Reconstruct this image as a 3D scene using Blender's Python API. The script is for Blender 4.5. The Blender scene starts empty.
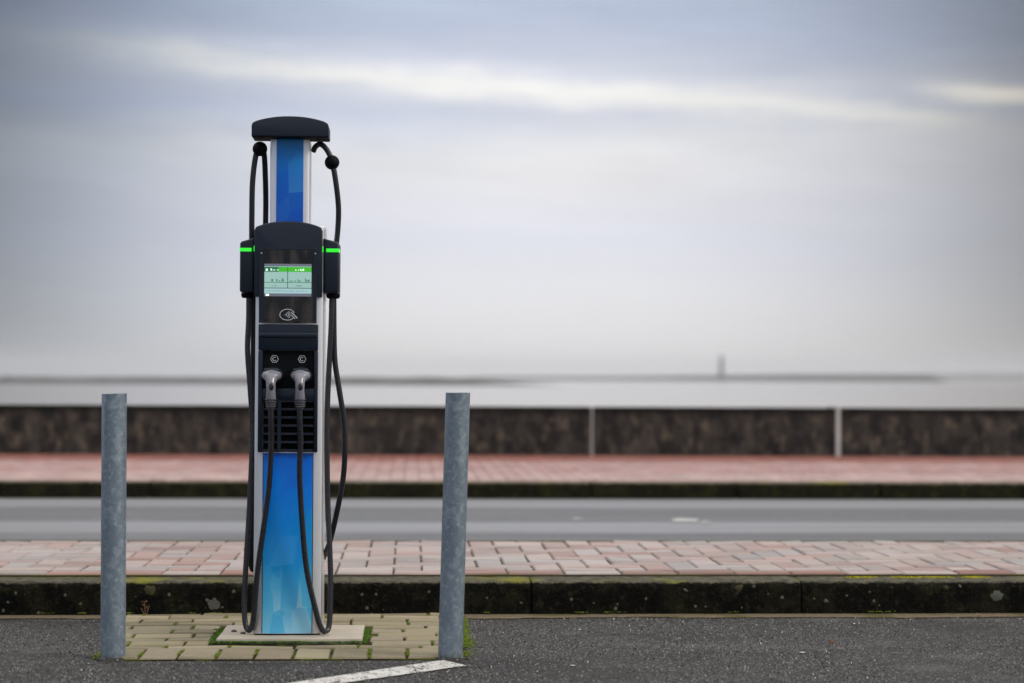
import bpy, bmesh, math, random
from mathutils import Vector, Matrix, Euler, noise
R = math.radians
random.seed(11)
scene = bpy.context.scene
col = scene.collection

# ------------------------------------------------------------------ camera
F = 1890.0                       # focal length in pixels of a 1024 wide frame
CAMH = 0.8323
PSI, PITCH, ROLL = R(3.09), math.atan(35.5 / F), R(0.28)
cam_d = bpy.data.cameras.new('camera')
cam = bpy.data.objects.new('camera', cam_d)
col.objects.link(cam)
scene.camera = cam
cam_d.sensor_width = 36.0
cam_d.lens = F * 36.0 / 1024.0
cam_d.clip_start = 0.05
cam_d.clip_end = 40000
CM = Matrix.Rotation(-PSI, 4, 'Z') @ Matrix.Rotation(R(90) + PITCH, 4, 'X') @ Matrix.Rotation(ROLL, 4, 'Z')
cam.matrix_world = Matrix.Translation((0, 0, CAMH)) @ CM
cam_d.dof.use_dof = True
cam_d.dof.focus_distance = 5.95
cam_d.dof.aperture_fstop = 2.0
cam_d.dof.aperture_blades = 9

# ------------------------------------------------------------------ node helpers
class NT:
    def __init__(self, tree):
        self.t = tree; self.n = tree.nodes; self.l = tree.links
    def node(self, kind, **kw):
        nd = self.n.new(kind)
        for k, v in kw.items(): setattr(nd, k, v)
        return nd
    def put(self, sock, v):
        if isinstance(v, bpy.types.NodeSocket): self.l.new(v, sock)
        elif isinstance(v, (tuple, list)) and len(v) == 3 and sock.type == 'RGBA': sock.default_value = (*v, 1)
        elif sock.type == 'RGBA' and isinstance(v, (int, float)): sock.default_value = (v, v, v, 1)
        else: sock.default_value = v
    def m(self, op, a, b=0.0, c=0.0, clamp=False):
        nd = self.node('ShaderNodeMath', operation=op); nd.use_clamp = clamp
        self.put(nd.inputs[0], a); self.put(nd.inputs[1], b); self.put(nd.inputs[2], c)
        return nd.outputs[0]
    def mix(self, f, a, b, mode='MIX'):
        nd = self.node('ShaderNodeMix', data_type='RGBA', blend_type=mode)
        self.put(nd.inputs[0], f); self.put(nd.inputs[6], a); self.put(nd.inputs[7], b)
        return nd.outputs[2]
    def ramp(self, f, pts, interp='LINEAR'):
        nd = self.node('ShaderNodeValToRGB'); cr = nd.color_ramp; cr.interpolation = interp
        while len(cr.elements) < len(pts): cr.elements.new(0.5)
        for e, (p, c) in zip(cr.elements, pts):
            e.position = p
            e.color = (c, c, c, 1) if isinstance(c, (int, float)) else (*c, 1)
        self.put(nd.inputs[0], f)
        return nd.outputs[0]
    def step(self, f, a, b):                     # smooth 0..1 between a and b
        nd = self.node('ShaderNodeMapRange', interpolation_type='SMOOTHSTEP')
        self.put(nd.inputs[0], f); nd.inputs[1].default_value = a; nd.inputs[2].default_value = b
        return nd.outputs[0]
    def coord(self, which='Object', scale=(1, 1, 1), loc=(0, 0, 0), rot=(0, 0, 0)):
        tc = self.node('ShaderNodeTexCoord'); mp = self.node('ShaderNodeMapping')
        mp.inputs[1].default_value = loc; mp.inputs[2].default_value = rot; mp.inputs[3].default_value = scale
        self.l.new(tc.outputs[which], mp.inputs[0])
        return mp.outputs[0]
    def noise(self, vec, scale, detail=4, rough=0.55, out=0, dist=0.0):
        nd = self.node('ShaderNodeTexNoise')
        self.put(nd.inputs['Vector'], vec); nd.inputs['Scale'].default_value = scale
        nd.inputs['Detail'].default_value = detail; nd.inputs['Roughness'].default_value = rough
        nd.inputs['Distortion'].default_value = dist
        return nd.outputs[out]
    def voro(self, vec, scale, out='Distance', feature='F1', rand=1.0):
        nd = self.node('ShaderNodeTexVoronoi', feature=feature)
        self.put(nd.inputs['Vector'], vec); nd.inputs['Scale'].default_value = scale
        nd.inputs['Randomness'].default_value = rand
        return nd.outputs[out]
    def xyz(self, vec):
        nd = self.node('ShaderNodeSeparateXYZ'); self.l.new(vec, nd.inputs[0]); return nd.outputs
    def comb(self, x, y, z):
        nd = self.node('ShaderNodeCombineXYZ')
        for i, v in enumerate((x, y, z)): self.put(nd.inputs[i], v)
        return nd.outputs[0]
    def bump(self, h, strength=0.3, dist=0.01):
        nd = self.node('ShaderNodeBump'); nd.inputs['Strength'].default_value = strength
        nd.inputs['Distance'].default_value = dist; self.put(nd.inputs['Height'], h)
        return nd.outputs[0]

def new_mat(name):
    m = bpy.data.materials.new(name); m.use_nodes = True
    t = NT(m.node_tree)
    return m, t, m.node_tree.nodes['Principled BSDF']

def srgb(r, g, b):
    f = lambda c: (c / 255 / 12.92) if c <= 10 else ((c / 255 + 0.055) / 1.055) ** 2.4
    return (f(r), f(g), f(b))

# ------------------------------------------------------------------ world: overcast Nishita sky with a bank of cloud
SUN_EL, SUN_AZ = R(32), R(112)          # azimuth clockwise from +Y: off to the right, a little behind the camera
world = bpy.data.worlds.new('World'); scene.world = world; world.use_nodes = True
w = NT(world.node_tree)
bg = world.node_tree.nodes['Background']
sky = w.node('ShaderNodeTexSky', sky_type='NISHITA')
sky.sun_disc = False; sky.sun_elevation = SUN_EL; sky.sun_rotation = SUN_AZ
sky.air_density = 1.0; sky.dust_density = 2.0
tc = w.node('ShaderNodeTexCoord')
nrm = w.node('ShaderNodeVectorMath', operation='NORMALIZE'); w.l.new(tc.outputs['Generated'], nrm.inputs[0])
X, Y, Z = w.xyz(nrm.outputs[0])
az = w.m('SUBTRACT', w.m('ARCTAN2', X, Y), PSI)
U = w.m('MULTIPLY', az, F / 100)
V = w.m('MULTIPLY', w.m('ARCSINE', Z), F / 100)
n1 = w.noise(w.comb(w.m('MULTIPLY', U, 0.22), w.m('MULTIPLY', V, 0.75), 3.0), 1.0, 5, 0.55)
n2 = w.noise(w.comb(w.m('MULTIPLY', U, 0.5), w.m('MULTIPLY', V, 3.2), 9.0), 1.0, 5, 0.6)
n3 = w.noise(w.comb(w.m('MULTIPLY', U, 0.12), w.m('MULTIPLY', V, 0.3), 5.0), 1.0, 3, 0.5)
Vw = w.m('ADD', V, w.m('MULTIPLY', w.m('SUBTRACT', n1, 0.5), 1.0))
# layers of cloud from the horizon (0) to the top of the picture (3.8) and above
layers = w.ramp(w.m('DIVIDE', Vw, 4.0, clamp=True), [
    (0.00, srgb(228, 226, 226)), (0.06, srgb(232, 231, 232)), (0.20, srgb(233, 233, 238)), (0.34, srgb(226, 227, 239)),
    (0.46, srgb(226, 226, 235)), (0.57, srgb(228, 228, 233)), (0.66, srgb(196, 202, 221)),
    (0.74, srgb(204, 208, 222)), (0.85, srgb(184, 193, 214)), (1.00, srgb(180, 191, 212))])
n4 = w.noise(w.comb(w.m('MULTIPLY', U, 0.8), w.m('MULTIPLY', V, 0.8), 31.0), 1.0, 4, 0.6)
# bright opening that slopes down to the right
lineV = w.m('ADD', 2.87, w.m('MULTIPLY', U, -0.075))
d = w.m('SUBTRACT', w.m('ADD', V, w.m('ADD', w.m('MULTIPLY', w.m('SUBTRACT', n2, 0.5), 0.42), w.m('MULTIPLY', w.m('SUBTRACT', n4, 0.5), 0.28))), lineV)
gap = w.m('EXPONENT', w.m('MULTIPLY', w.m('MULTIPLY', d, d), -58.0))
wide = w.m('EXPONENT', w.m('MULTIPLY', w.m('MULTIPLY', w.m('SUBTRACT', d, 0.02), w.m('SUBTRACT', d, 0.02)), -9.0))
fib = w.noise(w.comb(w.m('MULTIPLY', U, 0.55), w.m('MULTIPLY', w.m('ADD', V, w.m('MULTIPLY', U, 0.075)), 9.0), 2.0), 1.0, 5, 0.65)
puff = w.noise(w.comb(w.m('MULTIPLY', U, 0.9), w.m('MULTIPLY', V, 1.2), 20.0), 1.0, 4, 0.6)
along = w.m('MULTIPLY', w.step(U, -5.3, -2.6), w.m('SUBTRACT', 1.0, w.step(U, 4.0, 5.0)))
c1 = w.mix(w.m('MULTIPLY', wide, 0.35), layers, srgb(222, 222, 228))
along = w.m('MULTIPLY', along, w.m('ADD', 0.45, w.m('MULTIPLY', w.m('MULTIPLY', fib, puff), 2.0)), clamp=True)
c1 = w.mix(w.m('MULTIPLY', gap, w.m('ADD', 0.12, w.m('MULTIPLY', along, 0.72))), c1, srgb(250, 247, 241))
# second short streak at the right
d2 = w.m('SUBTRACT', w.m('ADD', V, w.m('MULTIPLY', w.m('SUBTRACT', n2, 0.5), 0.2)), w.m('ADD', 3.12, w.m('MULTIPLY', U, -0.075)))
gap2 = w.m('MULTIPLY', w.m('EXPONENT', w.m('MULTIPLY', w.m('MULTIPLY', d2, d2), -150.0)), w.step(U, 3.7, 4.8))
c1 = w.mix(w.m('MULTIPLY', gap2, 0.95), c1, (1.40, 1.32, 1.16))
# pale glow in the cloud above the middle of the horizon
ua = w.m('SUBTRACT', U, 0.7); va = w.m('SUBTRACT', V, 2.1)
blob = w.m('EXPONENT', w.m('ADD', w.m('MULTIPLY', w.m('MULTIPLY', ua, ua), -0.28), w.m('MULTIPLY', w.m('MULTIPLY', va, va), -5.0)))
c1 = w.mix(w.m('MULTIPLY', blob, 0.7), c1, srgb(240, 238, 238))
uc = w.m('SUBTRACT', U, 0.22)
uc2 = w.m('MULTIPLY', uc, uc)
side = w.m('EXPONENT', w.m('MULTIPLY', w.m('ADD', w.m('MULTIPLY', uc2, 0.019), w.m('MULTIPLY', w.m('MULTIPLY', uc2, uc2), 0.0013)), -1.0))  # dims the sky towards the view's sides, lens vignetting included in its colour
far = w.step(w.m('ABSOLUTE', U), 7.0, 24.0)  # sky raised outside the view to light the scene
bright = w.m('ADD', w.m('ADD', 0.10, w.m('MULTIPLY', side, 0.93)), w.m('MULTIPLY', far, 0.75))
bright = w.m('MULTIPLY', bright, w.m('ADD', 0.93, w.m('MULTIPLY', n3, 0.14)))
lay = w.noise(w.comb(w.m('MULTIPLY', U, 0.3), w.m('MULTIPLY', w.m('ADD', V, w.m('MULTIPLY', U, 0.07)), 2.2), 44.0), 1.0, 6, 0.6)
bright = w.m('MULTIPLY', bright, w.m('ADD', 1.0, w.m('MULTIPLY', w.m('MULTIPLY', w.m('SUBTRACT', lay, 0.5), w.step(V, 0.6, 2.4)), 0.45)))
bright = w.m('MULTIPLY', bright, 0.645)
bright = w.m('MULTIPLY', bright, w.m('SUBTRACT', 1.0, w.m('MULTIPLY', w.m('MULTIPLY', w.step(V, 2.4, 4.2), w.step(w.m('ABSOLUTE', U), 1.8, 5.6)), 0.17)))  # upper corners of the view darkened further, as vignetting
cool = w.step(w.m('MULTIPLY', U, -1.0), 1.0, 6.0)          # the deck is bluer towards the left
c1 = w.mix(w.m('MULTIPLY', cool, 0.9), c1, w.mix(1.0, c1, (0.93, 1.03, 1.16), 'MULTIPLY'))
cloud = w.mix(1.0, c1, w.comb(bright, bright, bright), 'MULTIPLY')
# higher up and overhead the overcast is made much brighter, to light the ground
cloud = w.mix(w.step(V, 4.6, 17.0), cloud, (1.20, 1.15, 1.09))
nish = w.mix(1.0, sky.outputs[0], (0.1, 0.1, 0.1), 'MULTIPLY')
skycol = w.mix(0.93, nish, cloud)
w.l.new(skycol, bg.inputs[0]); bg.inputs[1].default_value = 1.0

sun_d = bpy.data.lights.new('sun', 'SUN'); sun = bpy.data.objects.new('sun', sun_d); col.objects.link(sun)
sun_d.energy = 1.2; sun_d.angle = R(14); sun_d.color = (1.0, 0.93, 0.82)
sd = Vector((math.sin(SUN_AZ) * math.cos(SUN_EL), math.cos(SUN_AZ) * math.cos(SUN_EL), math.sin(SUN_EL)))
sun.rotation_euler = sd.to_track_quat('Z', 'Y').to_euler()
sun.location = (5, -5, 8)

vs = scene.view_settings
vs.view_transform = 'Standard'; vs.look = 'None'; vs.exposure = 0.7; vs.gamma = 1.0; vs.use_curve_mapping = False
scene.cycles.volume_bounces = 1

# ------------------------------------------------------------------ placing helpers
def ray(px, py):
    return (CM.to_3x3() @ Vector(((px - 512) / F, -(py - 341.5) / F, -1))).normalized()
def gp(px, py, z=0.0):
    r = ray(px, py); t = (z - CAMH) / r.z
    return Vector((r.x * t, r.y * t, z))
def atdist(px, py, dist):
    r = ray(px, py); t = dist / r.y
    return Vector((r.x * t, dist, CAMH + r.z * t))

# ------------------------------------------------------------------ mesh helpers
def link(name, bm, mat=None, parent=None, smooth=False, loc=None):
    me = bpy.data.meshes.new(name)
    bm.normal_update(); bm.to_mesh(me); bm.free()
    o = bpy.data.objects.new(name, me); col.objects.link(o)
    if mat:
        for mm in (mat if isinstance(mat, list) else [mat]): me.materials.append(mm)
    if parent: o.parent = parent
    if loc is not None: o.location = loc
    if smooth:
        for p in me.polygons: p.use_smooth = True
        if smooth != 'all':
            bm2 = bmesh.new(); bm2.from_mesh(me)
            for e in bm2.edges:
                if len(e.link_faces) == 2 and e.calc_face_angle(0) > R(38): e.smooth = False
            bm2.to_mesh(me); bm2.free()
    return o
def empty(name, loc=(0, 0, 0), rz=0):
    o = bpy.data.objects.new(name, None); col.objects.link(o)
    o.location = loc; o.rotation_euler = (0, 0, rz); o.empty_display_size = 0.2
    return o
def tag(o, label=None, cat=None, group=None, kind=None):
    if label: o['label'] = label
    if cat: o['category'] = cat
    if group: o['group'] = group
    if kind: o['kind'] = kind
    return o
def box(bm, x0, x1, y0, y1, z0, z1, bev=0.0, seg=2, mi=0):
    vs_ = [bm.verts.new((x, y, z)) for x in (x0, x1) for y in (y0, y1) for z in (z0, z1)]
    idx = [(0, 1, 3, 2), (4, 6, 7, 5), (0, 4, 5, 1), (2, 3, 7, 6), (0, 2, 6, 4), (1, 5, 7, 3)]
    fs = [bm.faces.new([vs_[i] for i in f]) for f in idx]
    for f in fs: f.material_index = mi
    if bev > 0:
        es = set(e for f in fs for e in f.edges)
        bmesh.ops.bevel(bm, geom=list(es), offset=bev, segments=seg, affect='EDGES', profile=0.5)
    return bm
def prism(bm, pts, y0, y1, bev=0.0, seg=2):
    """outline in the x-z plane, extruded along y"""
    a = [bm.verts.new((x, y0, z)) for x, z in pts]; b = [bm.verts.new((x, y1, z)) for x, z in pts]
    fs = [bm.faces.new(a), bm.faces.new(b[::-1])]
    n = len(pts)
    for i in range(n): fs.append(bm.faces.new((a[i], b[i], b[(i + 1) % n], a[(i + 1) % n])))
    bmesh.ops.recalc_face_normals(bm, faces=fs)
    if bev > 0:
        es = set(e for f in fs[:2] for e in f.edges)
        bmesh.ops.bevel(bm, geom=list(es), offset=bev, segments=seg, affect='EDGES', profile=0.5)
    return bm
def column(bm, prof, z0, z1, bev=0.0):
    """outline in the x-y plane, extruded along z"""
    a = [bm.verts.new((x, y, z0)) for x, y in prof]; b = [bm.verts.new((x, y, z1)) for x, y in prof]
    fs = [bm.faces.new(a[::-1]), bm.faces.new(b)]
    n = len(prof)
    for i in range(n): fs.append(bm.faces.new((a[i], a[(i + 1) % n], b[(i + 1) % n], b[i])))
    bmesh.ops.recalc_face_normals(bm, faces=fs)
    return bm
def catmull(pts, n=10):
    pts = [Vector(p) for p in pts]; P = [2 * pts[0] - pts[1]] + pts + [2 * pts[-1] - pts[-2]]
    out = []
    for i in range(1, len(P) - 2):
        for k in range(n):
            t = k / n; a, b, c, e = P[i - 1], P[i], P[i + 1], P[i + 2]
            out.append(0.5 * ((2 * b) + (c - a) * t + (2 * a - 5 * b + 4 * c - e) * t * t + (3 * b - a - 3 * c + e) * t ** 3))
    out.append(pts[-1]); return out
def tube(bm, path, rad, seg=14, cap=True, flat=1.0):
    """sweep; rad is a number or a function of 0..1 returning (rx, ry)"""
    n = len(path); rings = []
    t0 = (path[1] - path[0]).normalized()
    up = Vector((1, 0, 0)) if abs(t0.x) < 0.8 else Vector((0, 1, 0))
    nx = (up - t0 * up.dot(t0)).normalized()
    for i, p in enumerate(path):
        t = (path[min(i + 1, n - 1)] - path[max(i - 1, 0)]).normalized()
        nx = (nx - t * nx.dot(t)).normalized(); ny = t.cross(nx)
        rr = rad(i / (n - 1)) if callable(rad) else (rad, rad)
        rings.append([bm.verts.new(p + nx * math.cos(2 * math.pi * k / seg) * rr[0] + ny * math.sin(2 * math.pi * k / seg) * rr[1]) for k in range(seg)])
    fs = []
    for a, b in zip(rings, rings[1:]):
        for k in range(seg): fs.append(bm.faces.new((a[k], a[(k + 1) % seg], b[(k + 1) % seg], b[k])))
    if cap: fs.append(bm.faces.new(rings[0][::-1])); fs.append(bm.faces.new(rings[-1]))
    bmesh.ops.recalc_face_normals(bm, faces=fs)
    return bm
def lathe(bm, prof, seg=32, c=(0, 0, 0)):
    """prof: (radius, z)"""
    rings = [[bm.verts.new((c[0] + r * math.cos(2 * math.pi * k / seg), c[1] + r * math.sin(2 * math.pi * k / seg), c[2] + z)) for k in range(seg)] for r, z in prof]
    fs = []
    for a, b in zip(rings, rings[1:]):
        for k in range(seg): fs.append(bm.faces.new((a[k], a[(k + 1) % seg], b[(k + 1) % seg], b[k])))
    fs.append(bm.faces.new(rings[0][::-1])); fs.append(bm.faces.new(rings[-1]))
    bmesh.ops.recalc_face_normals(bm, faces=fs)
    return bm
def ribbon(bm, pts, wd, y0, y1, closed=False):
    """raised line along points in the x-z plane, width wd"""
    n = len(pts); pts = [Vector((p[0], p[1])) for p in pts]; L = []; Rr = []
    for i in range(n):
        a = pts[(i - 1) % n] if closed or i > 0 else pts[i]; b = pts[(i + 1) % n] if closed or i < n - 1 else pts[i]
        t = (b - a).normalized(); nn = Vector((-t.y, t.x)) * wd / 2
        L.append(pts[i] + nn); Rr.append(pts[i] - nn)
    for i in range(n if closed else n - 1):
        j = (i + 1) % n
        q = [L[i], L[j], Rr[j], Rr[i]]
        prism(bm, [(v.x, v.y) for v in q], y0, y1)
    return bm

# ------------------------------------------------------------------ materials
def mat_plain(name, c, rough=0.5, metal=0.0, bumpscale=0, bumps=0.1, var=0.0, vscale=3.0, coat=0.0, spec=0.5):
    m, t, b = new_mat(name)
    b.inputs['Roughness'].default_value = rough; b.inputs['Metallic'].default_value = metal
    b.inputs['Specular IOR Level'].default_value = spec
    b.inputs['Coat Weight'].default_value = coat
    v = t.coord()
    if var > 0:
        nz = t.noise(v, vscale, 5, 0.6)
        t.l.new(t.mix(nz, tuple(x * (1 - var) for x in c), tuple(x * (1 + var) for x in c)), b.inputs['Base Color'])
        t.l.new(t.m('ADD', rough - 0.06, t.m('MULTIPLY', t.noise(v, vscale * 4, 4), 0.14)), b.inputs['Roughness'])
    else:
        b.inputs['Base Color'].default_value = (*c, 1)
    if bumpscale:
        t.l.new(t.bump(t.noise(v, bumpscale, 3), bumps, 0.0006), b.inputs['Normal'])
    return m
M = {}
M['navy'] = mat_plain('navy_plastic', (0.0032, 0.0088, 0.0205), 0.42, 0, 900, 0.25, 0.18, 6, 0, 0.35)
M['navy_gloss'] = mat_plain('navy_gloss', (0.003, 0.0080, 0.0185), 0.3, 0, 500, 0.1, 0.1, 5, 0, 0.35)
M['black'] = mat_plain('black_plastic', (0.002, 0.0024, 0.004), 0.6, 0, 700, 0.2, 0.2, 8, 0, 0.1)
M['void'] = mat_plain('dark_inside', (0.001, 0.001, 0.0013), 0.8, spec=0.1)
M['rubber'] = mat_plain('cable_rubber', (0.0035, 0.0045, 0.0075), 0.34, 0, 300, 0.15, 0.25, 14, 0, 0.4)
M['grip'] = mat_plain('grip_plastic', (0.155, 0.155, 0.185), 0.2, 0, 400, 0.08, 0.12, 10)
M['greycable'] = mat_plain('grey_cable', (0.011, 0.011, 0.016), 0.28, 0, 300, 0.1, 0.2, 14)
M['boot'] = mat_plain('boot_rubber', (0.06, 0.06, 0.075), 0.25)
M['white_ink'] = mat_plain('white_ink', (0.62, 0.66, 0.70), 0.5)
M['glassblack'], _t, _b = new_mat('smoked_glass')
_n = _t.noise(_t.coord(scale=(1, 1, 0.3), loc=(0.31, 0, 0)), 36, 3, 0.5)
_t.l.new(_t.mix(_t.step(_n, 0.42, 0.68), (0.002, 0.0015, 0.0015), (0.036, 0.031, 0.029)), _b.inputs['Base Color'])   # grey-brown streaks painted in place of reflected scenery
_b.inputs['Specular IOR Level'].default_value = 0.28
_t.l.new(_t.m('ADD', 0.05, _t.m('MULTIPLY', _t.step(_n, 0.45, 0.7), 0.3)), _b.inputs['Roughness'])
M['twig'] = mat_plain('dry_twig', (0.20, 0.11, 0.06), 0.8, 0, 80, 0.3, 0.3, 30)
M['bolt'] = mat_plain('rusty_bolt', (0.06, 0.045, 0.05), 0.6, 0.3, 200, 0.4, 0.3, 40)

def mat_alu():
    m, t, b = new_mat('brushed_aluminium')
    v = t.coord(scale=(1, 1, 0.03))
    n = t.noise(v, 260, 3, 0.6)
    n2 = t.noise(t.coord(scale=(1, 1, 0.5)), 5, 4)
    c = t.mix(n, (0.64, 0.65, 0.68), (0.75, 0.76, 0.79))
    # splashed dirt near the ground
    z = t.xyz(t.coord())[2]
    dirt = t.m('MULTIPLY', t.m('SUBTRACT', 1.0, t.step(z, 0.0, 0.16)), t.noise(t.coord(), 40, 5, 0.7))
    c = t.mix(t.m('MULTIPLY', dirt, 0.6), c, (0.16, 0.14, 0.11))
    t.l.new(c, b.inputs['Base Color'])
    b.inputs['Metallic'].default_value = 0.75
    t.l.new(t.m('ADD', 0.30, t.m('MULTIPLY', n2, 0.16)), b.inputs['Roughness'])
    return m
M['alu'] = mat_alu()

def mat_print(name, pts, zlen, facet=0.16, seed=0.0):
    """printed blue graphic of overlapping facets"""
    m, t, b = new_mat(name)
    v = t.coord(scale=(1.0, 0.0, 0.42), loc=(seed, 0, seed), rot=(0, 0.5, 0))
    cellc = t.xyz(t.voro(v, 10.0, 'Color'))[0]
    cell2 = t.xyz(t.voro(t.coord(scale=(1, 0, 0.7), loc=(seed + 3, 0, 1), rot=(0, -0.7, 0)), 13.0, 'Color'))[1]
    z = t.m('DIVIDE', t.xyz(t.coord())[2], zlen)
    f = t.m('ADD', z, t.m('MULTIPLY', t.m('SUBTRACT', cellc, 0.5), facet), clamp=False)
    f = t.m('ADD', f, t.m('MULTIPLY', t.m('SUBTRACT', cell2, 0.5), facet * 0.7))
    cell3 = t.xyz(t.voro(t.coord(scale=(1, 0, 0.5), loc=(seed + 1.3, 0, 2.1), rot=(0, 0.9, 0)), 6.0, 'Color'))[2]
    f = t.m('ADD', f, t.m('MULTIPLY', t.m('SUBTRACT', cell3, 0.5), facet), clamp=True)
    c = t.ramp(f, pts)
    c = t.mix(t.m('MULTIPLY', t.m('MULTIPLY', t.step(cell2, 0.55, 0.9), t.m('SUBTRACT', 1.0, z, clamp=True)), 0.35), c, (0.10, 0.46, 0.66))
    grime = t.noise(t.coord(scale=(1, 1, 0.25)), 60, 5, 0.7)
    c = t.mix(t.m('MULTIPLY', t.step(grime, 0.55, 0.8), 0.05), c, (0.25, 0.27, 0.28))
    t.l.new(c, b.inputs['Base Color'])
    b.inputs['Roughness'].default_value = 0.3; b.inputs['Specular IOR Level'].default_value = 0.3
    return m
M['print_low'] = mat_print('blue_print', [(0.0, (0.22, 0.50, 0.66)), (0.14, (0.07, 0.36, 0.62)), (0.35, (0.005, 0.25, 0.58)),
                                          (0.6, (0.0, 0.20, 0.64)), (0.85, (0.0, 0.155, 0.66)), (1.0, (0.0, 0.12, 0.60))], 0.57, 0.24)
M['print_high'] = mat_print('blue_print_top', [(0.0, (0.0, 0.07, 0.42)), (0.5, (0.0, 0.10, 0.48)), (1.0, (0.0, 0.24, 0.60))], 0.28, 0.10, 2.0)

def emit(name, c, s):
    m, t, b = new_mat(name)
    b.inputs['Base Color'].default_value = (*[x * 0.3 for x in c], 1)
    b.inputs['Emission Color'].default_value = (*c, 1); b.inputs['Emission Strength'].default_value = s
    b.inputs['Roughness'].default_value = 0.15
    return m
M['led'] = emit('green_light', (0.02, 0.60, 0.02), 0.85)
M['scr_bg'] = emit('screen_pale', (0.30, 0.49, 0.44), 0.52)
M['scr_pale'] = emit('screen_pale_blue', (0.34, 0.53, 0.55), 0.52)
M['scr_green'] = emit('screen_green', (0.04, 0.38, 0.01), 0.62)
M['scr_dgreen'] = emit('screen_dark_green', (0.01, 0.15, 0.06), 0.5)
M['scr_dark'] = emit('screen_line', (0.02, 0.06, 0.05), 0.5)
M['scr_white'] = emit('screen_white', (0.7, 0.9, 0.75), 0.9)
M['scr_grey'] = emit('screen_grey', (0.13, 0.14, 0.18), 0.5)

def mat_asphalt(name, dark, lite, speck=0.6, wet=None, bands=False):
    m, t, b = new_mat(name)
    v = t.coord()
    big = t.ramp(t.noise(t.coord(scale=(0.6, 1, 1)), 2.2, 5, 0.65), [(0.3, 0.0), (0.7, 1.0)])
    mid = t.noise(v, 9, 4, 0.6)
    st = t.voro(v, 150.0, 'Distance')
    rc = t.xyz(t.voro(v, 150.0, 'Color'))[0]
    st2 = t.xyz(t.voro(v, 330.0, 'Color'))[1]
    c = t.mix(t.m('ADD', t.m('MULTIPLY', big, 0.6), t.m('MULTIPLY', mid, 0.4)), dark, lite)
    c = t.mix(t.m('MULTIPLY', t.step(st2, 0.25, 1.0), 0.5), c, tuple(x * 1.7 for x in lite))
    grain = t.m('MULTIPLY', t.step(rc, 0.66, 0.98), t.m('SUBTRACT', 1.0, t.step(st, 0.25, 0.5)))
    c = t.mix(t.m('MULTIPLY', grain, speck), c, (0.30, 0.29, 0.28))
    c = t.mix(t.m('MULTIPLY', t.step(st, 0.42, 0.75), 0.7), c, (0.012, 0.012, 0.013))
    fine = t.noise(v, 60, 3, 0.7)
    c = t.mix(t.m('MULTIPLY', t.step(fine, 0.4, 0.75), 0.35), c, (0.022, 0.022, 0.023))
    rough = t.m('ADD', 0.62, t.m('MULTIPLY', mid, 0.2))
    bs = t.bump(t.m('ADD', t.m('MULTIPLY', t.m('SUBTRACT', 1.0, st), 1.0), t.m('MULTIPLY', fine, 0.6)), 0.75, 0.004)
    if not bands:
        xx, yy, _z = t.xyz(v)
        wob = t.m('MULTIPLY', t.m('SUBTRACT', t.noise(v, 7, 4, 0.7), 0.5), 0.05)
        ds = t.m('ABSOLUTE', t.m('ADD', t.m('SUBTRACT', yy, 5.50), wob))
        seam = t.m('MULTIPLY', t.m('SUBTRACT', 1.0, t.step(ds, 0.003, 0.02)), t.m('SUBTRACT', 1.0, t.step(xx, 0.1, 0.6)))
        c = t.mix(t.m('MULTIPLY', seam, 0.7), c, (0.012, 0.012, 0.012))
        damp = t.step(t.noise(t.coord(scale=(0.45, 1, 1), loc=(2, 0, 0)), 2.6, 5, 0.7), 0.50, 0.62)
        c = t.mix(t.m('MULTIPLY', damp, 0.5), c, (0.010, 0.0098, 0.0095))
        pale = t.step(t.noise(t.coord(scale=(0.35, 1, 1), loc=(9, 4, 0)), 3.4, 4, 0.6), 0.56, 0.66)
        c = t.mix(t.m('MULTIPLY', pale, 0.30), c, (0.11, 0.105, 0.10))
    if bands:
        # worn wheel tracks along the carriageway, smoother and paler than the rest
        y = t.xyz(t.comb(0, t.xyz(v)[1], 0))[1]
        yy = t.m('ADD', y, t.m('MULTIPLY', t.noise(t.coord(scale=(0.25, 1, 1)), 1.6, 4), 0.25))
        tr = t.m('ADD', t.m('MULTIPLY', t.step(yy, 10.1, 10.4), t.m('SUBTRACT', 1.0, t.step(yy, 10.85, 11.1))),
                 t.step(yy, 12.05, 12.35), clamp=True)
        fine_ = t.noise(t.coord(scale=(0.04, 1, 1)), 5.5, 5, 0.7)
        tr = t.m('ADD', tr, t.m('MULTIPLY', t.m('SUBTRACT', t.ramp(fine_, [(0.35, 0.0), (0.65, 1.0)]), 0.5), 0.75), clamp=True)
        c = t.mix(t.m('MULTIPLY', tr, 0.85), c, (0.185, 0.189, 0.205))
        blot = t.step(t.noise(t.coord(scale=(0.5, 1, 1)), 1.7, 5, 0.7), 0.63, 0.72)
        c = t.mix(t.m('MULTIPLY', blot, 0.35), c, (0.26, 0.26, 0.26))
        rough = t.m('SUBTRACT', 0.62, t.m('MULTIPLY', tr, 0.22))
    if not bands: b.inputs['Specular IOR Level'].default_value = 0.22
    t.l.new(c, b.inputs['Base Color']); t.put(b.inputs['Roughness'], rough)
    t.l.new(bs, b.inputs['Normal'])
    return m
M['asphalt'] = mat_asphalt('car_park_asphalt', (0.010, 0.0098, 0.0097), (0.036, 0.035, 0.034), 1.0)
M['road'] = mat_asphalt('road_asphalt', (0.070, 0.075, 0.083), (0.105, 0.111, 0.122), 0.4, bands=True)

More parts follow.
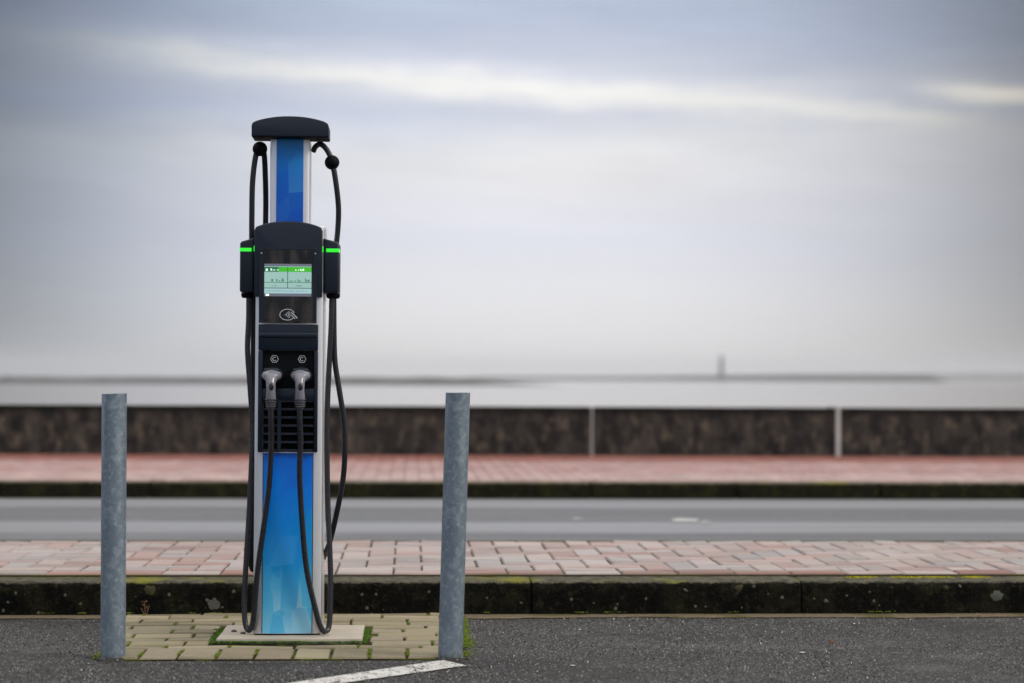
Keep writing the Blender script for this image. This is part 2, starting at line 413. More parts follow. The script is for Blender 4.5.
def mat_kerb(name, face_dark, moss, top, spots=0.5, zt=0.119):
    m, t, b = new_mat(name)
    v = t.coord()
    zz = t.m('ADD', t.xyz(v)[2], t.m('MULTIPLY', t.m('SUBTRACT', t.noise(v, 35, 5, 0.7), 0.5), 0.022))
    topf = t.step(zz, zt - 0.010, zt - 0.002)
    a = t.noise(v, 9, 6, 0.7); c_ = t.noise(v, 45, 6, 0.75)
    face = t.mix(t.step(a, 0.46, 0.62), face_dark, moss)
    face = t.mix(t.m('MULTIPLY', t.step(t.noise(t.coord(loc=(3, 1, 7)), 15, 6, 0.75), 0.54, 0.66), 0.8), face, tuple(x * 2.6 for x in moss))
    face = t.mix(t.m('MULTIPLY', t.step(c_, 0.52, 0.68), 0.55), face, tuple(x * 3.2 for x in moss))
    face = t.mix(t.m('MULTIPLY', t.step(t.noise(v, 120, 4, 0.8), 0.60, 0.72), 0.5), face, (0.055, 0.052, 0.038))
    # pale lichen spots
    vd = t.voro(v, 9.0, 'Distance'); vc = t.xyz(t.voro(v, 9.0, 'Color'))[0]
    rr = t.m('MULTIPLY', t.m('POWER', t.step(vc, 0.6, 1.0), 2.5), 0.22)
    edge = t.m('ADD', vd, t.m('MULTIPLY', t.m('SUBTRACT', t.noise(v, 60, 4, 0.7), 0.5), 0.30))
    sp = t.m('LESS_THAN', edge, rr)
    face = t.mix(t.m('MULTIPLY', sp, spots), face, (0.17, 0.18, 0.15))
    vd2 = t.voro(v, 34.0, 'Distance'); vc2 = t.xyz(t.voro(v, 34.0, 'Color'))[1]
    sp2 = t.m('LESS_THAN', t.m('ADD', vd2, t.m('MULTIPLY', t.m('SUBTRACT', t.noise(v, 160, 3), 0.5), 0.3)), t.m('MULTIPLY', t.step(vc2, 0.72, 1.0), 0.2))
    face = t.mix(t.m('MULTIPLY', sp2, spots), face, (0.20, 0.20, 0.14))
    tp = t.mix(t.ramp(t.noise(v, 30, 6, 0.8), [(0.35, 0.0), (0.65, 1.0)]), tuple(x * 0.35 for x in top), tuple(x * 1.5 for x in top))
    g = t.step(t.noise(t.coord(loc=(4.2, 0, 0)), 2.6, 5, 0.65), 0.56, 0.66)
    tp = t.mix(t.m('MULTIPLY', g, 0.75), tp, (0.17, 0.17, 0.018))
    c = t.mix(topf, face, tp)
    t.l.new(c, b.inputs['Base Color']); b.inputs['Roughness'].default_value = 0.9
    b.inputs['Specular IOR Level'].default_value = 0.1
    t.l.new(t.bump(t.m('ADD', c_, t.noise(v, 140, 3)), 0.9, 0.008), b.inputs['Normal'])
    return m
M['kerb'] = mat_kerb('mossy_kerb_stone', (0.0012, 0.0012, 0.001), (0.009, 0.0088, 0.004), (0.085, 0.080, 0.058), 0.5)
M['far_kerb'] = mat_kerb('far_kerb_stone', (0.006, 0.0058, 0.003), (0.016, 0.0155, 0.005), (0.15, 0.13, 0.10), 0.15, 0.114)

def mat_wall():
    m, t, b = new_mat('stained_concrete')
    v = t.coord(); x, y, z = t.xyz(v)
    streak = t.noise(t.coord(scale=(1, 1, 0.4)), 6.0, 6, 0.72)
    pat = t.noise(t.coord(scale=(1, 1, 0.6)), 10, 5, 0.65)
    c = t.mix(t.step(streak, 0.36, 0.66), (0.015, 0.014, 0.014), (0.062, 0.053, 0.046))
    c = t.mix(t.m('MULTIPLY', t.step(pat, 0.50, 0.66), 0.8), c, (0.125, 0.10, 0.075))
    c = t.mix(t.m('MULTIPLY', t.step(t.noise(t.coord(loc=(7, 0, 2)), 5, 5, 0.7), 0.49, 0.62), 0.8), c, (0.011, 0.011, 0.013))
    # black algae crust that runs along the coping
    crust = t.m('ADD', z, t.m('MULTIPLY', t.m('SUBTRACT', pat, 0.5), 0.16))
    c = t.mix(t.m('MULTIPLY', t.step(crust, 0.46, 0.54), 0.8), c, (0.003, 0.003, 0.0028))
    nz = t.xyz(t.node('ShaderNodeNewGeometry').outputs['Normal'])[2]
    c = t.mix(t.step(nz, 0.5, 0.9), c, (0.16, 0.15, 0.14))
    t.l.new(c, b.inputs['Base Color']); b.inputs['Roughness'].default_value = 0.92; b.inputs['Specular IOR Level'].default_value = 0.15
    t.l.new(t.bump(t.noise(v, 30, 5, 0.7), 0.8, 0.012), b.inputs['Normal'])
    return m
M['wall'] = mat_wall()
M['mortar'] = mat_plain('pale_mortar', (0.42, 0.415, 0.40), 0.9, 0, 60, 0.4, 0.3, 6)

def mat_paver(name, rough=0.6, grime=0.35, spec=0.5, grimec=(0.05, 0.045, 0.035)):
    m, t, b = new_mat(name)
    at = t.node('ShaderNodeAttribute', attribute_name='tint')
    v = t.coord()
    n = t.noise(v, 22, 5, 0.7); n2 = t.noise(v, 260, 3, 0.7); n3 = t.noise(v, 2.2, 4, 0.6)
    c = t.mix(1.0, at.outputs['Color'], t.mix(0.5, t.ramp(n2, [(0.3, 0.55), (0.7, 1.2)]), t.ramp(n, [(0.3, 0.72), (0.7, 1.25)])), 'MULTIPLY')
    c = t.mix(t.m('MULTIPLY', t.step(n, 0.45, 0.8), grime), c, grimec)
    c = t.mix(t.m('MULTIPLY', t.step(n3, 0.5, 0.75), grime), c, grimec)
    t.l.new(c, b.inputs['Base Color'])
    t.put(b.inputs['Roughness'], t.m('ADD', rough, t.m('MULTIPLY', n, 0.2)))
    b.inputs['Specular IOR Level'].default_value = spec
    t.l.new(t.bump(t.m('ADD', n2, t.m('MULTIPLY', n, 0.8)), 0.5, 0.0025), b.inputs['Normal'])
    return m
M['brick'] = mat_paver('brick_paver', 0.52, 0.25)
M['brick_far'] = mat_paver('far_brick_paver', 0.52, 0.15)
M['pad'] = mat_paver('grey_paver', 0.75, 0.35)
def mat_joint(name, c0, green, amt, a=0.5, b_=0.6, sc=5):
    m, t, b = new_mat(name)
    v = t.coord()
    c = t.mix(t.noise(v, 60, 4), tuple(x * 0.5 for x in c0), tuple(x * 1.5 for x in c0))
    c = t.mix(t.m('MULTIPLY', t.step(t.noise(v, sc, 4, 0.6), a, b_), amt), c, green)
    t.l.new(c, b.inputs['Base Color']); b.inputs['Roughness'].default_value = 0.95
    b.inputs['Specular IOR Level'].default_value = 0.1
    t.l.new(t.bump(t.noise(v, 180, 3), 0.8, 0.004), b.inputs['Normal'])
    return m
M['joint'] = mat_joint('joint_sand', (0.060, 0.050, 0.034), (0.055, 0.06, 0.008), 0.8)
M['joint_pad'] = mat_joint('mossy_joint', (0.022, 0.018, 0.009), (0.06, 0.075, 0.008), 1.0, 0.48, 0.56, 8)
M['dirt'] = mat_joint('gutter_dirt', (0.125, 0.10, 0.068), (0.05, 0.055, 0.01), 0.6, 0.55, 0.65, 4)
M['slab'] = mat_plain('pale_concrete', (0.32, 0.285, 0.235), 0.85, 0, 220, 0.5, 0.22, 14)
M['earth'] = mat_plain('earth', (0.06, 0.055, 0.045), 0.95, 0, 20, 0.5, 0.3, 1)

def mat_galv():
    m, t, b = new_mat('galvanised_steel')
    v = t.coord()
    sp = t.voro(t.coord(scale=(1, 1, 0.7)), 110, 'Color'); s = t.xyz(sp)[0]
    n = t.noise(v, 62, 5, 0.7); n2 = t.noise(t.coord(scale=(1, 1, 0.4)), 5, 4); n5 = t.noise(t.coord(scale=(1, 1, 0.15)), 90, 4, 0.7)
    c = t.mix(t.m('MULTIPLY', n2, 0.9), (0.135, 0.175, 0.215), (0.185, 0.227, 0.262))
    c = t.mix(t.m('MULTIPLY', t.step(n, 0.54, 0.61), 0.55), c, (0.30, 0.35, 0.39))
    c = t.mix(t.m('MULTIPLY', s, 0.4), c, (0.06, 0.09, 0.125))
    big = t.noise(t.coord(scale=(1, 1, 0.6), loc=(1, 2, 3)), 26, 6, 0.75)
    c = t.mix(t.m('MULTIPLY', t.step(big, 0.54, 0.60), 0.28), c, (0.32, 0.37, 0.41))
    c = t.mix(t.m('MULTIPLY', t.step(n5, 0.60, 0.72), 0.4), c, (0.06, 0.08, 0.10))
    c = t.mix(t.m('MULTIPLY', t.step(t.noise(t.coord(loc=(5, 5, 1)), 24, 5, 0.75), 0.66, 0.70), 0.7), c, (0.05, 0.03, 0.02))
    z = t.xyz(v)[2]
    c = t.mix(t.m('MULTIPLY', t.m('SUBTRACT', 1.0, t.step(z, 0.0, 0.03)), 0.6), c, (0.05, 0.05, 0.04))
    t.l.new(c, b.inputs['Base Color']); b.inputs['Metallic'].default_value = 0.35
    t.l.new(t.m('ADD', 0.38, t.m('MULTIPLY', n, 0.2)), b.inputs['Roughness'])
    t.l.new(t.bump(t.m('ADD', n, t.m('MULTIPLY', s, 0.3)), 0.35, 0.0015), b.inputs['Normal'])
    return m
M['galv'] = mat_galv()

def mat_paint():
    m, t, b = new_mat('worn_white_paint')
    v = t.coord()
    b.inputs['Base Color'].default_value = (0.62, 0.62, 0.60, 1); b.inputs['Roughness'].default_value = 0.7
    n = t.noise(v, 85, 4, 0.75); e = t.noise(v, 18, 3)
    t.l.new(t.mix(t.noise(v, 12, 4), (0.36, 0.35, 0.33), (0.54, 0.54, 0.53)), b.inputs['Base Color'])
    ds = t.voro(v, 150.0, 'Distance')
    a = t.m('ADD', n, t.m('MULTIPLY', t.m('SUBTRACT', e, 0.5), 0.5))
    t.l.new(t.m('SUBTRACT', 1.0, t.m('MULTIPLY', t.step(t.m('ADD', a, t.m('MULTIPLY', ds, 0.25)), 0.66, 0.74), 0.9)), b.inputs['Alpha'])
    t.l.new(t.bump(t.m('SUBTRACT', 1.0, ds), 0.5, 0.003), b.inputs['Normal'])
    return m
M['paint'] = mat_paint()

def mat_moss(name, a, b2):
    m, t, b = new_mat(name)
    info = t.node('ShaderNodeNewGeometry')
    if name == 'grit_stone': b.inputs['Coat Weight'].default_value = 0.3
    c = t.mix(info.outputs['Random Per Island'], a, b2)
    t.l.new(c, b.inputs['Base Color']); b.inputs['Roughness'].default_value = 0.85
    b.inputs['Specular IOR Level'].default_value = 0.2
    return m
M['moss'] = mat_moss('moss', (0.07, 0.13, 0.012), (0.20, 0.24, 0.02))
M['moss_green'] = mat_moss('green_moss', (0.035, 0.10, 0.012), (0.10, 0.19, 0.02))

def mat_sea():
    m, t, b = new_mat('calm_sea')
    v = t.coord(scale=(1, 1, 1))
    b.inputs['Base Color'].default_value = (0.24, 0.222, 0.20, 1)
    b.inputs['Roughness'].default_value = 0.16; b.inputs['IOR'].default_value = 1.333
    t.l.new(t.bump(t.noise(t.coord(scale=(0.35, 1, 1)), 1.1, 4, 0.6), 0.25, 0.05), b.inputs['Normal'])
    return m
M['sea'] = mat_sea()
M['shore'] = mat_plain('far_shore', (0.035, 0.034, 0.034), 0.95, 0, 0, 0, 0.3, 0.02)
M['tower'] = mat_plain('far_tower', (0.13, 0.11, 0.13), 0.9, 0, 0, 0, 0.2, 0.2)

# ------------------------------------------------------------------ positions of the long lines (world y)
Y_KERB = gp(512, 615.6, 0.0).y                 # foot of near kerb
Z_KERB = 0.119
Y_PAVE = Y_KERB + 0.165                        # back of kerb
Z_PAVE = 0.1305
Y_PAVE_END = gp(512, 541.2, Z_PAVE).y
Y_ROAD_END = gp(512, 498.8, 0.0).y
Z_FAR = 0.118
Y_WALL = gp(512, 455.2, Z_FAR).y
Z_WALL = atdist(512, 406.7, Y_WALL).z
SEA_Z = -2.6
XR = 40.0

def sheet(name, x0, x1, y0, y1, z, mat, nx=1, ny=1):
    bm = bmesh.new()
    g = [[bm.verts.new((x0 + (x1 - x0) * i / nx, y0 + (y1 - y0) * j / ny, z)) for j in range(ny + 1)] for i in range(nx + 1)]
    for i in range(nx):
        for j in range(ny): bm.faces.new((g[i][j], g[i + 1][j], g[i + 1][j + 1], g[i][j + 1]))
    return tag(link(name, bm, mat), kind='structure')
sheet('car_park', -XR, XR, -40, Y_KERB + 0.05, 0.0, M['asphalt'])
sheet('road', -XR, XR, Y_PAVE_END - 0.3, Y_ROAD_END + 0.05, 0.0, M['road'])
# land under everything: top, and the sea bank behind the wall
bm = bmesh.new()
prof = [(-400, -0.06), (Y_WALL + 1.2, -0.06), (Y_WALL + 1.2, 0.05), (Y_WALL + 2.0, -0.05), (Y_WALL + 6.0, SEA_Z - 0.6), (-400, SEA_Z - 0.6)]
ra = [bm.verts.new((-600, y, z)) for y, z in prof]; rb = [bm.verts.new((600, y, z)) for y, z in prof]
for i in range(len(prof)): bm.faces.new((ra[i], rb[i], rb[(i + 1) % len(prof)], ra[(i + 1) % len(prof)]))
bmesh.ops.recalc_face_normals(bm, faces=bm.faces[:])
tag(link('ground', bm, M['earth']), kind='structure')
tag(sheet('sea', -8800, 8800, Y_WALL + 2.5, 8900, SEA_Z, M['sea']), kind='structure')

M['pale_stain'] = mat_plain('pale_stain', (0.32, 0.32, 0.32), 0.8, 0, 40, 0.3, 0.3, 6)
for k_, (px, py, rx) in enumerate(((684, 520.5, 0.075), (705, 522.5, 0.035), (577, 519.5, 0.03))):
    p = gp(px, py); bm = bmesh.new(); ring = []
    for k in range(26):
        a = 2 * math.pi * k / 26; q_ = rx * (1 + 0.7 * noise.noise(Vector((math.cos(a) * 2 + px, math.sin(a) * 2, k_))))
        ring.append(bm.verts.new((p.x + q_ * math.cos(a), p.y + q_ * 1.9 * math.sin(a), 0.004)))
    bm.faces.new(ring); tag(link('road_stain', bm, M['pale_stain']), kind='structure')

# ------------------------------------------------------------------ pavers
def paver_mesh(name, blocks, mat, ztop, parent=None, depth=0.05, gap=0.004, tilt=0.0012, gy=1.0):
    """blocks: (x0,x1,y0,y1,(r,g,b))"""
    vt, fc, cl = [], [], []
    for (x0, x1, y0, y1, c) in blocks:
        g = gap * random.uniform(0.7, 1.5)
        x0 += g; x1 -= g; y0 += g * gy; y1 -= g * gy
        if x1 - x0 < 0.012 or y1 - y0 < 0.012: continue
        b0 = len(vt); ch = 0.0045
        dz = random.uniform(-tilt, tilt); tx = random.uniform(-tilt, tilt); ty = random.uniform(-tilt, tilt)
        cr = [(x0, y0, -1, -1), (x1, y0, 1, -1), (x1, y1, 1, 1), (x0, y1, -1, 1)]
        for (x, y, sx, sy) in cr: vt.append((x, y, ztop - depth))
        for (x, y, sx, sy) in cr: vt.append((x, y, ztop - ch * 1.2 + dz + tx * sx + ty * sy))
        for (x, y, sx, sy) in cr: vt.append((x - sx * ch, y - sy * ch, ztop + dz + tx * sx + ty * sy))
        for k in range(4):
            k2 = (k + 1) % 4
            fc.append((b0 + k, b0 + k2, b0 + 4 + k2, b0 + 4 + k)); fc.append((b0 + 4 + k, b0 + 4 + k2, b0 + 8 + k2, b0 + 8 + k))
        fc.append((b0 + 8, b0 + 9, b0 + 10, b0 + 11))
        cl += [c] * 9
    me = bpy.data.meshes.new(name); me.from_pydata(vt, [], fc); me.update()
    at = me.color_attributes.new('tint', 'FLOAT_COLOR', 'CORNER')
    for p, c in zip(me.polygons, cl):
        for li in p.loop_indices: at.data[li].color = (*c, 1)
    o = bpy.data.objects.new(name, me); col.objects.link(o); me.materials.append(mat)
    if parent: o.parent = parent
    return o
def jit(c, a=0.15):
    k = random.uniform(1 - a, 1 + a); return tuple(x * k * random.uniform(0.985, 1.015) for x in c)
def herring(x0, x1, y0, y1, u, palette, clip=True):
    out = []
    nx = int((x1 - x0) / u) + 4; ny = int((y1 - y0) / u) + 4
    for i in range(-3, nx):
        for j in range(-3, ny):
            k = (i - j) % 4
            if k == 0: b = [x0 + i * u, x0 + (i + 2) * u, y0 + j * u, y0 + (j + 1) * u]
            elif k == 3: b = [x0 + i * u, x0 + (i + 1) * u, y0 + j * u, y0 + (j + 2) * u]
            else: continue
            b[2] = max(b[2], y0); b[3] = min(b[3], y1)
            if b[3] - b[2] < 0.02: continue
            out.append((*b, jit(palette(b[0], b[2]))))
    return out
PINK = [(0.295, 0.237, 0.225), (0.29, 0.24, 0.23), (0.30, 0.25, 0.238), (0.285, 0.25, 0.242), (0.31, 0.257, 0.24), (0.295, 0.225, 0.212), (0.28, 0.255, 0.25), (0.305, 0.265, 0.255), (0.285, 0.205, 0.19)]
RED = [(0.30, 0.11, 0.08), (0.34, 0.15, 0.11), (0.28, 0.14, 0.12), (0.32, 0.21, 0.18)]
blk = herring(-6.0, 7.0, Y_PAVE + 0.105, Y_PAVE_END - 0.0, 0.1025, lambda x, y: (random.choice([(0.27, 0.185, 0.165), (0.26, 0.20, 0.185), (0.25, 0.16, 0.14)]) if random.random() < (0.40 if x < -0.8 else 0.08) else random.choice(PINK)))
x = -6.0
while x < 7.0:
    L = 0.205; blk.append((x, x + L, Y_PAVE, Y_PAVE + 0.103, jit(random.choice([(0.22, 0.12, 0.095), (0.24, 0.145, 0.12), (0.20, 0.10, 0.08)]) if random.random() < 0.55 else random.choice(PINK)))); x += L
tag(paver_mesh('pavement', blk, M['brick'], Z_PAVE, gap=0.0026, tilt=0.0018), kind='structure')
bm = bmesh.new(); box(bm, -XR, XR, Y_PAVE + 0.004, Y_PAVE_END + 0.11, -0.05, Z_PAVE - 0.006)
tag(link('pavement_bed', bm, M['joint']), kind='structure')
bm = bmesh.new(); box(bm, -XR, XR, Y_PAVE - 0.015, Y_PAVE - 0.0005, 0.0, Z_PAVE - 0.0045)
tag(link('kerb_joint', bm, M['joint']), kind='structure')
# far footpath of the promenade
def farpal(x, y):
    if y < Y_ROAD_END + 1.0: return random.choice([(0.33, 0.22, 0.205), (0.36, 0.26, 0.24), (0.31, 0.20, 0.185)])
    return random.choice([(0.16, 0.042, 0.028), (0.20, 0.06, 0.042), (0.18, 0.065, 0.05)]) if y > Y_WALL - 1.35 else random.choice([(0.29, 0.150, 0.140), (0.30, 0.17, 0.16), (0.33, 0.21, 0.20), (0.27, 0.15, 0.14), (0.31, 0.20, 0.19)])
blk = herring(-11.0, 12.0, Y_ROAD_END + 0.16, Y_WALL + 0.02, 0.1025, farpal)
tag(paver_mesh('promenade', blk, M['brick_far'], Z_FAR, gap=0.0025), kind='structure')
bm = bmesh.new(); box(bm, -XR, XR, Y_ROAD_END + 0.15, Y_WALL + 1.0, -0.05, Z_FAR - 0.006)
tag(link('promenade_bed', bm, M['joint']), kind='structure')

# ------------------------------------------------------------------ kerbs
def kerb_run(name, label, xs, y0, y1, z1, mat, bev):
    root = empty(name, (0, y0, 0))
    tag(root, label, 'kerb')
    for a, b in zip(xs, xs[1:]):
        bm = bmesh.new(); dpt = y1 - y0 - 0.016; zt = z1 + random.uniform(-0.0015, 0.0015)
        prof = [(0.004, -0.05), (0.0, 0.0), (0.0, 0.02), (0.001, 0.04), (0.001, 0.06), (0.002, zt - 0.034), (0.003, zt - 0.022), (0.007, zt - 0.011), (0.014, zt - 0.004), (0.024, zt - 0.001), (0.04, zt), (0.07, zt), (0.1, zt), (dpt, zt + 0.001), (dpt, -0.05)]
        nx = 60; prev = None
        for i in range(nx + 1):
            gp_ = 0.008 if 'far' in name else 0.003; x = a + gp_ + (b - a - 2 * gp_) * i / nx; row = []
            pinch = 0.004 if i in (0, nx) else 0.0
            for (yy, zz) in prof:
                k = noise.noise(Vector((x * 14, yy * 30, zz * 30))) * 0.0035 + noise.noise(Vector((x * 50, yy * 60, zz * 60))) * 0.0015
                g = 1 if zz > 0.01 else 0
                row.append(bm.verts.new((x, yy + (k + pinch) * g, zz - abs(k) * 0.7 * (zz > zt - 0.02) - pinch * 0.5 * g)))
            if prev:
                for u_ in range(len(prof) - 1): bm.faces.new((prev[u_], row[u_], row[u_ + 1], prev[u_ + 1]))
            else: bm.faces.new(row)
            prev = row
        bm.faces.new(prev[::-1]); bmesh.ops.recalc_face_normals(bm, faces=bm.faces[:])
        link('kerb_stone', bm, mat, root, smooth=True)
    return root
x531 = gp(531, 600, 0.05).x; sp = 0.953
xk = [x531 + sp * i for i in range(-14, 16)]
near_kerb = kerb_run('near_kerb', 'dark mossy stone kerb between the car park and the near brick pavement', xk, Y_KERB, Y_PAVE, Z_KERB, M['kerb'], 0.018)
x589 = gp(589, 490, 0.05).x
xf = [x589 + 1.0 * i for i in range(-16, 17)]
far_kerb = kerb_run('far_kerb', 'greenish dark kerb on the far side of the road along the promenade', xf, Y_ROAD_END, Y_ROAD_END + 0.155, Z_FAR - 0.004, M['far_kerb'], 0.015)
M['lichen'] = mat_plain('grey_lichen', (0.085, 0.09, 0.075), 0.95, 0, 120, 0.6, 0.4, 60, 0, 0.1)
M['lichen_tan'] = mat_plain('tan_lichen', (0.05, 0.045, 0.022), 0.95, 0, 120, 0.6, 0.4, 60, 0, 0.1)
for (px, py, rp, mt) in ((997, 596, 7.0, 'lichen'), (150, 591, 6.5, 'lichen_tan'), (739, 588.5, 4.2, 'lichen_tan'), (826, 601, 2.6, 'lichen'), (685, 590, 2.0, 'lichen'), (754, 586.5, 1.8, 'lichen'), (768, 594, 1.5, 'lichen'), (487, 598, 1.4, 'lichen'), (946, 588, 2.6, 'lichen_tan'), (521, 603, 1.6, 'lichen'), (594, 603, 1.5, 'lichen')):
    pc = atdist(px, py, Y_KERB); rr = rp / 285.0; bm = bmesh.new(); cv = bm.verts.new((pc.x, Y_KERB - 0.0055, pc.z)); ring = []
    for k in range(22):
        a = 2 * math.pi * k / 22; q_ = rr * (1 + 0.5 * noise.noise(Vector((math.cos(a) * 1.7 + px, math.sin(a) * 1.7, py))) + 0.25 * noise.noise(Vector((math.cos(a) * 6 + px, math.sin(a) * 6, py))))
        ring.append(bm.verts.new((pc.x + q_ * math.cos(a), Y_KERB + 0.003, pc.z + q_ * 0.85 * math.sin(a))))
    for k in range(22): bm.faces.new((cv, ring[(k + 1) % 22], ring[k]))
    bm.transform(Matrix.Translation((0, -Y_KERB, 0)))
    link('lichen_patch', bm, M[mt], near_kerb, smooth='all')
# road edge kerb at the back of the near pavement
bm = bmesh.new(); box(bm, -XR, XR, Y_PAVE_END + 0.004, Y_PAVE_END + 0.12, -0.05, Z_PAVE - 0.012, 0.008)
tag(link('pavement_edge', bm, M['kerb']), kind='structure')

# dirt washed against the kerb foot
bm = bmesh.new(); nn = 900; pv = None
for i in range(nn + 1):
    x = -9 + 18 * i / nn
    wd = 0.085 + 0.03 * noise.noise(Vector((x * 2, 0, 0))) + 0.022 * noise.noise(Vector((x * 13, 3, 0)))
    a = bm.verts.new((x, Y_KERB - wd, 0.003)); c = bm.verts.new((x, Y_KERB - wd * 0.4, 0.0045)); b_ = bm.verts.new((x, Y_KERB + 0.004, 0.005))
    if pv: bm.faces.new((pv[0], a, c, pv[1])); bm.faces.new((pv[1], c, b_, pv[2]))
    pv = (a, c, b_)
tag(link('gutter_dirt', bm, M['dirt'], smooth='all'), kind='structure')

# ------------------------------------------------------------------ sea wall
xw = [gp(838, 455, Z_FAR).x - 2.36 * i for i in range(-5, 9)][::-1]
x592 = atdist(592, 432, Y_WALL).x; x838 = atdist(838, 432, Y_WALL).x; dW = x838 - x592
edges = [x592 - 5.2, x592, x838, x838 + 5.6]
edges[0] = x592 - 7.2; edges = [edges[0] - 12.5, edges[0] - 6.3] + edges + [edges[-1] + 5.0, edges[-1] + 10]
sw = empty('sea_wall', (0, Y_WALL, 0)); tag(sw, 'low stained concrete sea wall with pale joints running along the promenade', 'wall')
for a, b in zip(edges, edges[1:]):
    bm = bmesh.new(); hz = Z_WALL
    box(bm, a + 0.012, b - 0.012, 0, 0.34, 0.0, hz)
    cuts = [e for e in bm.edges if abs(e.verts[0].co.x - e.verts[1].co.x) > 0.5]
    bmesh.ops.subdivide_edges(bm, edges=cuts, cuts=40, use_grid_fill=True)
    es = [e for e in bm.edges if all(abs(v.co.z - hz) < 1e-4 and abs(v.co.y) < 1e-4 for v in e.verts)]
    bmesh.ops.bevel(bm, geom=es, offset=0.015, segments=2, affect='EDGES')
    for v in bm.verts:
        k = noise.noise(Vector((v.co.x * 3, v.co.y * 5, v.co.z * 6)))
        v.co.y += k * 0.006; v.co.z += k * 0.003 if v.co.z > 0.3 else 0
    link('wall_section', bm, M['wall'], sw, smooth=True)
    bm = bmesh.new(); big = abs(b - x838) < 0.01
    wj = 0.017 if big else 0.009
    box(bm, b - wj - 0.004, b + wj + 0.004, -0.008 if big else 0.006, 0.36, 0.0, hz + (0.016 if big else 0.006), 0.005)
    if abs(b - edges[-1]) > 0.1: link('wall_joint', bm, M['mortar'], sw)

# ------------------------------------------------------------------ far shore, breakwater, tower
def shore_strip(name, xpx0, xpx1, dist, depth, hfun, label, cat, mat):
    pts = 70; bm = bmesh.new(); prev = None
    for i in range(pts + 1):
        px = xpx0 + (xpx1 - xpx0) * i / pts
        r = ray(px, 377); X0 = r.x / r.y * dist
        h = hfun(i / pts, px)
        ring = [bm.verts.new((X0, dist, SEA_Z - 1)), bm.verts.new((X0, dist + depth * 0.15, SEA_Z + h * 0.7)),
                bm.verts.new((X0, dist + depth * 0.4, SEA_Z + h)), bm.verts.new((X0, dist + depth, SEA_Z - 1))]
        if prev:
            for k in range(4): bm.faces.new((prev[k], ring[k], ring[(k + 1) % 4], prev[(k + 1) % 4]))
        else: bm.faces.new(ring)
        prev = ring
    bm.faces.new(prev[::-1]); bmesh.ops.recalc_face_normals(bm, faces=bm.faces[:])
    o = link(name, bm, mat, smooth=False)
    return o
def hz(px): return 377 + (px - 512) * math.tan(ROLL)
nz_ = lambda a, b: noise.noise(Vector((a, b, 0.3)))
# low tongue of land at the left, nearer
def h_for(px, ytop, dist): return atdist(px, ytop, dist).z - SEA_Z
tag(shore_strip('far_shore', -260, 560, 780, 60, lambda t, px: max(0.2, h_for(px, 376.9, 780) * (1 - 0.25 * abs(nz_(px * 0.02, 0))) * min(1, (560 - px) / 120)), None, None, M['shore']), kind='structure')
tag(shore_strip('breakwater', 430, 948, 2300, 60, lambda t, px: max(1.0, h_for(px, 376.6 - 2.2 * max(0, min(1, (px - 620) / 180)), 2300) * min(1, (px - 425) / 60) * min(1, (952 - px) / 20)), None, None, M['shore']), kind='structure')
tag(shore_strip('far_hills', 880, 1300, 5200, 500, lambda t, px: h_for(px, 373.5, 5200) * min(1.0, 0.35 + t * 4) * (1 + 0.1 * nz_(px * 0.03, 5)), None, None, M['shore']), kind='structure')

# lighthouse tower on the breakwater
b0 = atdist(721.5, 377, 2320); tz = atdist(721.5, 353.5, 2320).z
H = tz - (SEA_Z + 3)
tw = empty('harbour_tower', (b0.x, 2320, SEA_Z + 3)); tag(tw, 'pale tower standing alone on the far breakwater at the horizon', 'tower')
bm = bmesh.new(); lathe(bm, [(4.6, 0), (4.2, H * 0.10), (3.2, H * 0.12), (2.6, H * 0.74), (3.3, H * 0.745), (3.3, H * 0.775)], 16); link('shaft', bm, M['tower'], tw, smooth=True)
bm = bmesh.new(); lathe(bm, [(1.9, H * 0.776), (1.9, H * 0.89)], 12); link('lantern', bm, M['tower'], tw, smooth=True)
bm = bmesh.new(); lathe(bm, [(2.3, H * 0.891), (1.2, H * 0.95), (0.2, H)], 12); link('roof', bm, M['tower'], tw, smooth=True)
# little hut at the left edge of the far shore
b1 = atdist(5.5, 383, 770)
z0 = SEA_Z + 0.3; ztop = atdist(5, 375.5, 770).z
hut = empty('shore_hut', (b1.x, 772, z0)); tag(hut, 'small dark hut on the far shore at the left edge of the horizon', 'hut')
bm = bmesh.new(); hh = ztop - z0; box(bm, -1.2, 1.2, -1, 1, 0, hh * 0.75); link('wall', bm, M['tower'], hut)
bm = bmesh.new(); prism(bm, [(-1.45, hh * 0.752), (1.45, hh * 0.752), (0, hh)], -1.2, 1.2); link('roof', bm, M['tower'], hut)

# ------------------------------------------------------------------ grey paver pad between the bollards
A = gp(99, 657.6, 0.0095); B = gp(466, 657.6, 0.0095)
PX0, PX1, PY0 = A.x, B.x, (A.y + B.y) / 2
XBK = gp(123, 616, 0.0095).x
def left_edge(y): return PX0 + (XBK - PX0) * (y - PY0) / (Y_KERB - PY0)      # the pad flares a little towards the kerb
slabF = gp(288, 638.6, 0.02).y; slabB = gp(288, 625.0, 0.02).y
SX0 = gp(216.5, 638.6, 0.02).x; SX1 = gp(362, 638.6, 0.02).x
GREY = [(0.20, 0.172, 0.105), (0.22, 0.187, 0.118), (0.24, 0.207, 0.138), (0.19, 0.16, 0.098), (0.215, 0.187, 0.118)]
blk = []; x = PX0; i = 0
while x < PX1 - 0.02:
    wdt = 0.112 if i != 9 else 0.060
    blk.append((x, min(x + wdt, PX1), PY0, PY0 + 0.20, jit(random.choice(GREY), 0.18))); x += wdt; i += 1
y = PY0 + 0.20; r = 0
rows = [0.058] + [0.092] * 8 + [0.06]
